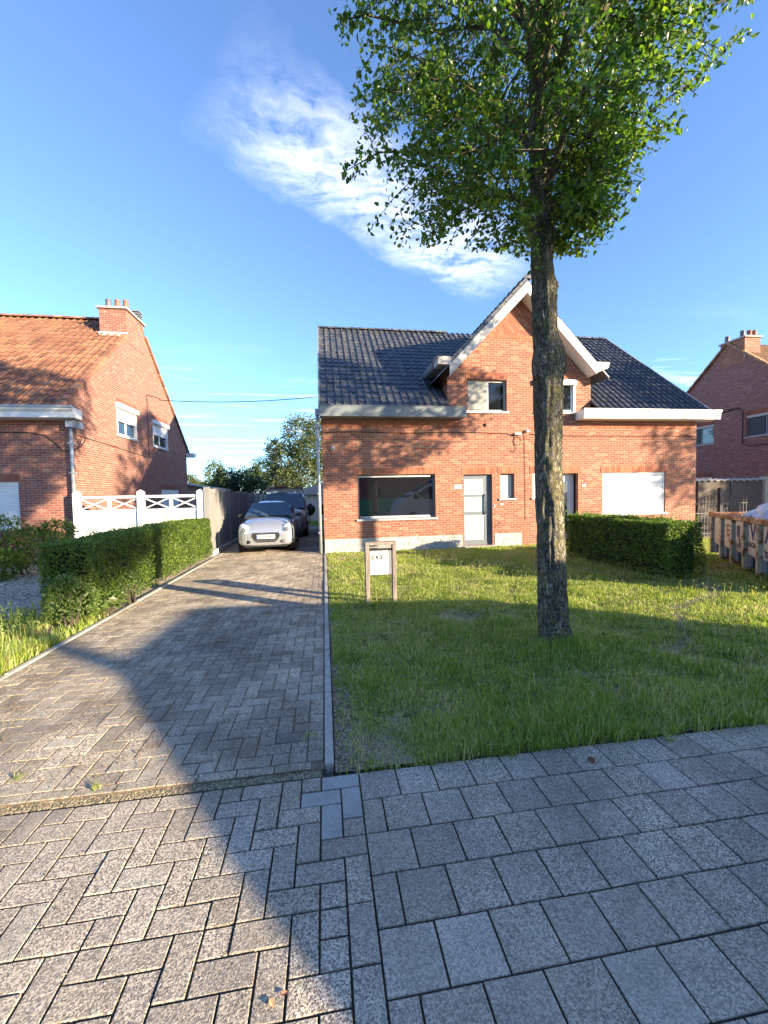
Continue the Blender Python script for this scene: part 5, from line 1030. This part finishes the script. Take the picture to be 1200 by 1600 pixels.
# grille, plate, badge, wipers
MB().prism([(-.37, .615), (.37, .615), (.40, .52), (.33, .40), (.26, .335), (-.26, .335), (-.33, .40), (-.40, .52)], -.012, .05).build('grille', 'black', car, bevel=.006)
for z in (.36, .385, .41): MB().box(-.30, .30, -.018, -.010, z, z + .012).build('grille_bar', 'chrome', car)
MB().box(-.36, .36, -.018, -.011, .585, .597).build('grille_bar', 'chrome', car)
npl = MB().box(-.26, .26, -.032, -.019, .445, .555).build('number_plate', 'enamel', car, bevel=.003); text('1-XVN-461', .088, 'plate_red', face_y(.01, -.0335, .50), 'plate_lettering', npl, bold=.003); MB().box(-.258, -.225, -.0335, -.0322, .449, .551).build('plate_band', 'blue_ink', npl)
bd = MB(); bd.tube([(.035, -.0, .03), (-.035, -.0, .008), (.035, 0, -.008), (-.035, 0, -.03)], .007, 5); bd.build('badge', 'chrome', car).matrix_basis = Matrix.Translation((0, .045, .70)) @ Matrix.Rotation(-.6, 4, 'X')
for s, l in ((-.62, .02), (-.02, .6)): MB().tube([(l, .87, 1.055), (s, .90, 1.065)], .009, 5).build('wiper', 'black', car)
MB().box(-.70, .70, .82, .93, .98, 1.028).build('cowl', 'black', car); MB().box(-.6, .6, .02, .1, .20, .265).build('lower_bumper', 'black', car)
MB().tube([(0, 1.75, 1.47), (.0, 1.85, 1.53)], .008, 5).build('aerial', 'black', car); MB().box(-.05, .05, 1.50, 1.53, 1.37, 1.40).build('rear_view_mirror', 'black', car)
for s in (-.33, .33): MB().box(s - .11, s + .11, 1.70, 1.78, .98, 1.27).build('seat', 'black', car, bevel=.03, seg=2)
MB().prism([(-.28, .0), (.28, 0), (.24, .03), (-.24, .03)], -.001, .0).build('bonnet_line', 'frame_grey', car).matrix_basis = Matrix.Translation((0, .14, .60)) @ Matrix.Diagonal((.01, 1, .01, 1))

def van_body(name, lb, loc, rz, mat, H=1.86, L=4.7, cat='van', rackit=True, hood=1.12, extra=None):
    v = thing(name, lb, cat, loc, local=True, rz=rz); W_ = .93
    st = [(0, .62, .34, .80, 0.), (.03, .76, .28, .88, .01), (.10, .86, .22, .98, .02), (.25, .92, .2, hood - .06, .03), (.55, W_, .2, hood + .02, .04), (.9, W_, .2, hood + .08, .03), (1.3, W_, .2, hood + .06, 0.), (L - .2, W_, .2, hood + .06, 0.), (L, .88, .3, hood, 0.)]
    V, F = loft(st, 40, 4.2); MB().add(V, F).build('body', mat, v, smooth=True)
    def cb(s, t):
        ys = np.interp(s, [0, .12, .25, .4, .97, 1], [.72, 1.05, 1.45, 2.0, L - .12, L - .03]); zr = np.interp(s, [0, .12, .25, .33, .97, 1], [hood, hood + (H - hood) * .5, H - .06, H, H - .02, hood]); a = PI * t; c = math.cos(a); sn = math.sin(a); k = abs(sn) ** .4
        wb, wt = .92, .80; return (-math.copysign(abs(c) ** .35, c) * (wb + (wt - wb) * k * min(1, (zr - hood) / .6)), ys, hood - .04 + (zr - hood + .04) * k)
    patch(cb, 26, 30).build('cabin', mat, v, smooth=True)
    def sc_(s, t): x = (s - .5) * 2; return (x * (.84 - .10 * t), .73 + (1.40 - .73) * t - .07 * (1 - x * x) + .01, hood + .05 + (H - .09 - hood - .05) * t + .02 * (1 - x * x))
    patch(sc_, 12, 8).build('windscreen', 'car_glass', v, smooth=True)
    for s in (-1, 1):
        MB().add([(s * .925, 1.0, hood + .06), (s * .925, 2.0, hood + .06), (s * .865, 2.0, H - .18), (s * .865, 1.45, H - .18)], [(0, 1, 2, 3)]).build('side_window', 'car_glass', v)
        MB().add([(s * .45, .075, .90), (s * .86, .12, .86), (s * .92, .36, 1.02), (s * .80, .30, 1.10), (s * .50, .14, .99)], [(0, 1, 2, 3, 4)]).add([(s * .45, .10, .90), (s * .86, .16, .86), (s * .92, .40, 1.0)], [(0, 1, 2)]).build('headlight', 'lamp', v)
        MB().box(-.08, .08, -.05, .05, -.11, .09).build('mirror', 'black', v, bevel=.025, seg=2).matrix_basis = Matrix.Translation((s * 1.05, 1.15, hood + .12)); MB().box(-.08, .08, -.02, .02, -.03, .03).build('mirror_arm', 'black', v).matrix_basis = Matrix.Translation((s * .96, 1.15, hood + .05))
        MB().box(s * .62 - .17, s * .62 + .17, .02, .10, .38, .66).build('fog_recess', 'black', v, bevel=.03, seg=2)
        for yy in (.85, L - .95): MB().lathe([(.37, 0), (.385, .004), (.385, -.02)], 26, (s * .925, yy, .33), 'x').build('wheel_arch', 'black', v); wheel(v, s * .83, yy, .33, .21, s)
    MB().box(-.42, .42, -.01, .06, .42, .80).build('grille', 'black', v, bevel=.02); npl = MB().box(-.26, .26, -.03, -.012, .44, .55).build('number_plate', 'enamel', v)
    MB().box(-.82, .82, .55, .74, hood - .02, hood + .055).build('cowl', 'black', v); MB().tube([(.1, .66, hood + .075), (-.7, .70, hood + .085)], .01, 5).build('wiper', 'black', v)
    return v
vn = van_body('parked_van', 'grey panel van with a loaded roof rack parked behind the small silver car', (-1.78, 14.05, .012), math.radians(1.5), 'silver_van', 1.84)
rk = MB()
for yy in (1.75, 2.7, 3.7): rk.box(-.78, .78, yy - .03, yy + .03, 1.88, 1.93)
rk.box(-.80, -.76, 1.5, 4.2, 1.84, 1.97).box(.76, .80, 1.5, 4.2, 1.84, 1.97); rk.box(-.78, .78, 1.5, 1.56, 1.86, 1.95); rk.build('roof_rack', 'silver_van', vn)
ld = thing('ladder', 'folded ladder lying on the roof rack of the grey van', 'ladder', (-2.05, 16, 1.95))
for x in (-2.30, -1.85): MB().box(x - .025, x + .025, 15.6, 18.2, 1.97, 2.05).build('rail', 'wood', ld)
for i in range(8): MB().box(-2.28, -1.87, 15.75 + i * .3, 15.78 + i * .3, 1.99, 2.03).build('rung', 'wood', ld)
MB().box(-2.27, -1.75, 15.62, 16.4, 2.055, 2.12).build('timber_stack', 'plank', label='short stack of dark timber lying on the van roof rack', category='timber', bevel=.01)
MB().lathe([(.06, 0), (.075, .02), (.075, 2.3), (.06, 2.32)], 14, (-2.48, 15.5, 2.02), 'y').build('pipe_tube', 'wood', label='round pipe tube along the left side of the van roof rack', category='tube', smooth=True)
MB().lathe([(.05, 0), (.06, .02), (.06, 2.0), (.05, 2.02)], 14, (-1.2, 15.6, 2.02), 'y').build('pipe_tube', 'wood', label='short round tube along the right side of the van roof rack', category='tube', smooth=True)

# high van standing in the street behind the camera: casts the big shadow and shows in the window
sv = thing('street_van', 'high white van parked in the street behind the photographer, seen only in the window', 'van', (4.3, -3.2, -.1))
def svp(x, y, z): q = math.radians(-4.5); dx_, dy_ = x - 7.1, y + 2.85; return (7.1 + dx_ * math.cos(q) - dy_ * math.sin(q), -2.85 + dx_ * math.sin(q) + dy_ * math.cos(q), z)
prof = [(4.25, .15), (4.2, .55), (4.3, .95), (4.5, 1.22), (4.87, 1.42), (5.27, 1.68), (5.6, 1.86), (6.4, 2.32), (6.85, 2.56), (7.15, 2.72), (7.6, 2.78), (9, 2.76), (11.4, 2.70), (11.5, 2.4), (11.5, .2), (11.3, .15)]
mb = MB(); n_ = len(prof); mb.add([svp(x, -2.85, z) for x, z in prof] + [svp(x, -4.8, z) for x, z in prof], [tuple(range(n_)), tuple(range(n_, 2 * n_))[::-1]] + [(i, i + n_, (i + 1) % n_ + n_, (i + 1) % n_) for i in range(n_)])
mb.build('body', 'white_van', sv, bevel=.05, seg=3)
MB().add([svp(x, -2.84, z) for x, z in ((5.15, 1.45), (5.75, 1.82), (6.3, 2.1), (7.0, 2.1), (7.0, 1.35), (5.3, 1.3))], [(0, 1, 2, 3, 4, 5)]).build('side_window', 'car_glass', sv)
MB().add([svp(4.93, -4.65, 1.475), svp(4.93, -3.0, 1.475), svp(6.75, -3.05, 2.53), svp(6.75, -4.6, 2.53)], [(0, 1, 2, 3)]).build('windscreen', 'car_glass', sv)
for x in (5.1, 10.3):
    for yy in (-2.95, -4.7): w_ = svp(x, yy, .25); MB().lathe([(.22, -.12), (.33, -.12), (.35, -.09), (.35, .09), (.33, .12), (.22, .12)], 24, w_, 'y').build('wheel', 'rubber', sv)
w_ = svp(5.3, -2.7, 1.5); MB().box(w_[0] - .07, w_[0] + .07, w_[1] - .08, w_[1] + .08, 1.35, 1.7).build('mirror', 'black', sv, bevel=.02)
# across the street (only mirrored in the window)
ah = thing('brick_house', 'red brick house across the street, seen only mirrored in the front window', 'house', (0, -18, 0)); MB().box(-14, 13, -26, -18, 0, 4.6).build('wall', 'brick_dark', ah); MB().prism([(-17.6, 4.6), (-26.4, 4.6), (-22, 8.3)], -14.2, 13.2, WORLD, 'u').build('roof', 'terra', ah)
for x in (-9, -2, 5): MB().box(x, x + 1.8, -18.0, -17.96, 1, 2.3).build('window', 'glass_dark', ah)
MB().box(-6, 14, -12.1, -12.0, 0, 1.35).build('green_fence', 'green_fence', label='plain green fence across the street, seen only in the window reflection', category='fence')

# ================================================================== skip with rubble
A = Vector((9.15, 6.35, 0)); B = Vector((7.52, 3.85, 0)); dd = (B - A).normalized(); nrm = Vector((dd.y, -dd.x, 0)); nrm = nrm if nrm.x < 0 else -nrm
L_ = 4.3; FS = Fr(A, dd, -nrm)       # u along the visible side, d into the skip
sk = thing('rubble_skip', 'rusty cream open skip full of rubble bags at the right edge of the lawn', 'skip', A); HS = 1.0; WS = 1.8
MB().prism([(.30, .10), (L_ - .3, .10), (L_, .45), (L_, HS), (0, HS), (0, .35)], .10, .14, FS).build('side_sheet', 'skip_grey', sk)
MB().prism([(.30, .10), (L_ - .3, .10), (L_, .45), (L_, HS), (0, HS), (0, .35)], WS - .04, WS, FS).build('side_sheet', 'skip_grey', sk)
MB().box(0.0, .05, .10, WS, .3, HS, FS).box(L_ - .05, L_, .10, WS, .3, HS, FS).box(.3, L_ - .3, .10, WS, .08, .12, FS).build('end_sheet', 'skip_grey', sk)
rim = MB(); rim.beam(FS.p(-.04, .0, HS + .03), FS.p(L_ + .02, .0, HS + .03), .15, .10); rim.beam(FS.p(-.04, WS, HS + .03), FS.p(L_, WS, HS + .03), .12, .09); rim.beam(FS.p(0, .08, HS + .03), FS.p(0, WS - .08, HS + .03), .12, .09); rim.beam(FS.p(L_, .08, HS + .03), FS.p(L_, WS - .08, HS + .03), .12, .09); rim.build('rim', 'skip_rust', sk, bevel=.015)
pit = .66
for i in range(7):
    u_ = .0 + i * pit
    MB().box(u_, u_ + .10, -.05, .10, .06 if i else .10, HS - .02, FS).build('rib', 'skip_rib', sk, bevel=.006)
    if i < 6:
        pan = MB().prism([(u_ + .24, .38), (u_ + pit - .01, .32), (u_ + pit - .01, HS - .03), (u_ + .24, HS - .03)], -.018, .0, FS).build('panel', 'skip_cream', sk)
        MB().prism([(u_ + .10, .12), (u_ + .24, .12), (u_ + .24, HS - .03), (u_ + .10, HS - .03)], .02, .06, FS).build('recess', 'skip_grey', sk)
        MW = lambda uu, zz_: Matrix.Translation(FS.p(uu, -.0195, zz_)) @ Matrix(((dd.x, 0, nrm.x, 0), (dd.y, 0, nrm.y, 0), (0, 1, 0, 0), (0, 0, 0, 1)))
        uc = u_ + .24 + (pit - .25) / 2
        if i == 1: text('E', .36, 'skip_rust', MW(uc, .72), 'lettering', pan, bold=.006)
        if i == 2:
            MB().prism([(uc - .15, .88), (uc + .03, .88), (uc + .01, .62), (uc + .08, .45), (uc + .03, .45), (uc - .05, .62), (uc - .13, .68)], -.0205, -.0185, FS).build('emblem', 'navy', pan)
            text('BEEL', .12, 'navy', MW(uc - .03, .46), 'lettering', pan, bold=.003)
            e_ = MB(); e_.box(uc - .19, uc + .13, -.0205, -.0185, .385, .395, FS).box(uc - .19, uc + .13, -.0205, -.0185, .525, .535, FS).box(uc - .19, uc - .18, -.0205, -.0185, .395, .525, FS); e_.build('emblem_border', 'navy', pan)
        if i == 3: text('V', .44, 'navy', MW(uc, .80), 'lettering', pan, bold=.014); text('GROND', .125, 'ink', MW(uc, .56), 'lettering', pan, bold=.005)
        if i == 4: text('A', .44, 'navy', MW(uc, .80), 'lettering', pan, bold=.014); text('TEL', .16, 'navy', MW(uc - .05, .46), 'lettering', pan, bold=.004)
def lump(name, lb, c, r, mat, seed, cat='bag', sub=3, amp=.25):
    bm = bmesh.new(); bmesh.ops.create_icosphere(bm, subdivisions=sub, radius=1); 
    for v_ in bm.verts: q = v_.co.copy(); f = 1 + amp * mnoise.noise(q * 1.6 + Vector((seed, 0, 0))) + amp * .5 * abs(mnoise.noise(q * 4 + Vector((0, seed, 0)))); v_.co = Vector((q.x * r[0], q.y * r[1], q.z * r[2])) * f
    me = bpy.data.meshes.new(name); bm.to_mesh(me); bm.free(); me.polygons.foreach_set('use_smooth', [True] * len(me.polygons)); o = link(me, name, mat, label=lb, category=cat); o.location = c; return o
for i, (u_, d_, z, r, m_, lb) in enumerate(((1.45, .75, 1.12, (.40, .34, .28), 'bag', 'biggest white rubble bag at the far end of the skip heap'), (1.0, .50, 1.02, (.22, .2, .15), 'bag', 'crumpled white sack end lying left of the biggest bag'), (2.25, .95, 1.18, (.42, .36, .30), 'bag', 'white rubble bag in the middle of the skip, right of the biggest bag'), (2.35, .40, 1.04, (.36, .28, .20), 'bag_blue', 'bluish rubble bag against the near rim of the skip'), (3.2, .8, 1.18, (.45, .4, .3), 'bag_blue', 'pale blue bag at the near end of the skip'), (1.8, .35, .99, (.26, .2, .13), 'bag', 'small white bag tucked below the skip rim'))): lump('rubble_bag', lb, FS.p(u_, d_, z), r, m_, i * 3.1)
V = []; F = []
for i in range(150):
    u_, d_, z = random.uniform(.1, 4.1), random.uniform(.2, 1.7), .88 + random.uniform(0, .14); c = FS.p(u_, d_, z); R_ = Matrix.Rotation(random.uniform(0, 6), 3, 'Z') @ Matrix.Rotation(random.uniform(0, 6), 3, 'X'); a, b_, c3 = random.uniform(.04, .12), random.uniform(.03, .08), random.uniform(.02, .05)
    n = len(V); V += [tuple(c + R_ @ Vector((x * a, y * b_, zz_ * c3))) for zz_ in (-1, 1) for y in (-1, 1) for x in (-1, 1)]; F += [tuple(k + n for k in f) for f in ((0, 2, 3, 1), (4, 5, 7, 6), (0, 1, 5, 4), (2, 6, 7, 3), (0, 4, 6, 2), (1, 3, 7, 5))]
np_mesh('brick_rubble', V, F, 'rubble', kind='stuff'); MB().box(.06, L_ - .06, .15, WS - .05, .5, .9, FS).build('rubble_base', 'rubble', sk)

# ================================================================== background
def crown_tree(lb, x, y, blobs, mat, lsz, n, name='garden_tree', trunk=.16, h=2.5):
    t = thing(name, lb, 'tree', (x, y, 0), 'trees behind the houses'); P = []; tot = sum(b[3] ** 2 for b in blobs)
    for bx, by, bz, r, *sq_ in blobs:
        k = int(n * r * r / tot); q = RNG.normal(size=(k, 3)); q /= np.linalg.norm(q, axis=1)[:, None]; rr_ = np.array([1 + .30 * mnoise.noise(Vector(v) * 2.1 + Vector((bx, bz, 0))) + .18 * mnoise.noise(Vector(v) * 5 + Vector((bx, bz, 3))) for v in q]); P.append(q * (rr_ * r * RNG.uniform(.55, 1.02, k))[:, None] * [1, 1, sq_[0] if sq_ else 1] + [bx, by, bz])
    leaves('crown', np.concatenate(P), RNG.uniform(.6, 1.4, sum(len(p) for p in P)) * lsz, mat, t, kind='stuff', aspect=.7)
    mb = MB().tube([(x, y, -.1), (x, y, h), (x + .1, y, h * 1.6)], [trunk, trunk * .8, trunk * .4], 8)
    for bx, by, bz, r, *_ in blobs: mb.tube([(x, y, h * .9), ((x + bx) / 2, (y + by) / 2, (h + bz) / 2), (bx, by, bz)], [trunk * .5, trunk * .35, .03], 6)
    mb.build('trunk', 'twig', t)
crown_tree('tall loose willow-like tree rising right behind the van, against the middle house', -2.2, 32, [(-2.2, 32, 6.6, 1.45, 1.3), (-1.2, 31.6, 5.4, 1.5), (-3.3, 32, 4.6, 1.3, 1.2), (-4.1, 32.4, 5.5, .85, 1.3), (-1.6, 32, 3.2, 1.7), (-3.2, 31.4, 2.8, 1.2), (-.6, 32, 7.2, 1.1), (-.3, 33, 4.2, 1.4)], 'leaf_bg', .17, 15000, h=2.5)
crown_tree('round yellow-green tree between the conifer and the tall tree', -5.0, 33, [(-5.0, 33, 3.6, 1.45, .95), (-3.9, 33, 3.2, 1.2), (-6.1, 33, 3.1, 1.1)], 'leaf_bg3', .13, 8000, h=1.2)
crown_tree('dark dense evergreen bush overhanging the grey fence', -6.4, 26, [(-6.6, 26, 2.7, 1.0), (-5.6, 26, 2.55, 1.05), (-4.7, 26, 2.2, .9), (-5.9, 26, 1.6, 1.3)], 'leaf_bg2', .12, 8000, h=1.0)
crown_tree('thin light green tree behind the fence, left of the dark evergreen', -8.0, 29, [(-8.0, 29, 3.3, .8, 1.5), (-7.5, 29, 2.6, .8), (-8.5, 29, 2.2, .8)], 'leaf_bg3', .13, 4200, h=1.2)
crown_tree('small grey-green tree far behind the left house', -11.6, 34, [(-11.6, 34, 3.0, .9, .9), (-10.8, 34, 2.6, .7)], 'leaf_bg', .14, 2600, h=1.0)
hedge('back_hedge', 'dense green hedge closing off the back garden beyond the cars', -12, -.6, 27.5, 28.6, 1.7, 420, 'leaf_bg2', .12)
def topiary(x, y, lb):
    t = thing('topiary_tree', lb, 'topiary', (x, y, 0)); q = RNG.normal(size=(2600, 3)); q /= np.linalg.norm(q, axis=1)[:, None]; leaves('crown', q * RNG.uniform(.85, 1.04, (2600, 1)) * .30 + [x, y, .84], .07, 'leaf_bg2', t, bias=q * 1.5, kind='stuff'); MB().lathe([(.02, -.25), (.18, -.18), (.25, 0), (.18, .18), (.02, .25)], 12, (x, y, .84)).build('crown_core', 'dark_int', t); MB().tube([(x, y, 0), (x, y, .8)], .03, 6).build('trunk', 'twig', t)
topiary(-1.02, 21.9, 'round clipped topiary ball on a stem beyond the van'); topiary(-.15, 22.1, 'second clipped ball tree half hidden by the downpipe')
X, Y, d = RNG.uniform(-6, 3, 9000), RNG.uniform(20.5, 27.4, 9000), 0; blades('back_lawn_grass', X, Y, RNG.uniform(.05, .1, 9000), np.full(9000, .035), 'grass', kind='stuff')
sheet('back_lawn', -20, 14, 19.6, 40, -.13, 'soil', kind='structure')
ht_ = thing('garden_hut', 'cream garden hut with a low tent-like roof beyond the topiary', 'hut', (-.6, 25, 0)); MB().box(-2.2, 1.6, 24.6, 26.6, 0, 1.75).build('wall', 'cream_wall', ht_); MB().prism([(-2.4, 1.75), (1.8, 1.75), (-.3, 2.5)], 24.4, 26.8).build('roof', 'cement', ht_)
sh = thing('low_shed', 'low pinkish outbuilding with a mono-pitch roof behind the grey fence', 'shed', (-8.5, 23, 0)); MB().prism([(-10.3, 0), (-6.6, 0), (-6.6, 2.15), (-7.2, 2.25), (-10.3, 2.75)], 23, 25).build('wall', 'shed_wall', sh); MB().beam((-10.5, 23.9, 2.86), (-6.4, 23.9, 2.2), 2.3, .08, (0, 0, 1)).build('roof', 'cement', sh)
print('objects', len(bpy.data.objects))
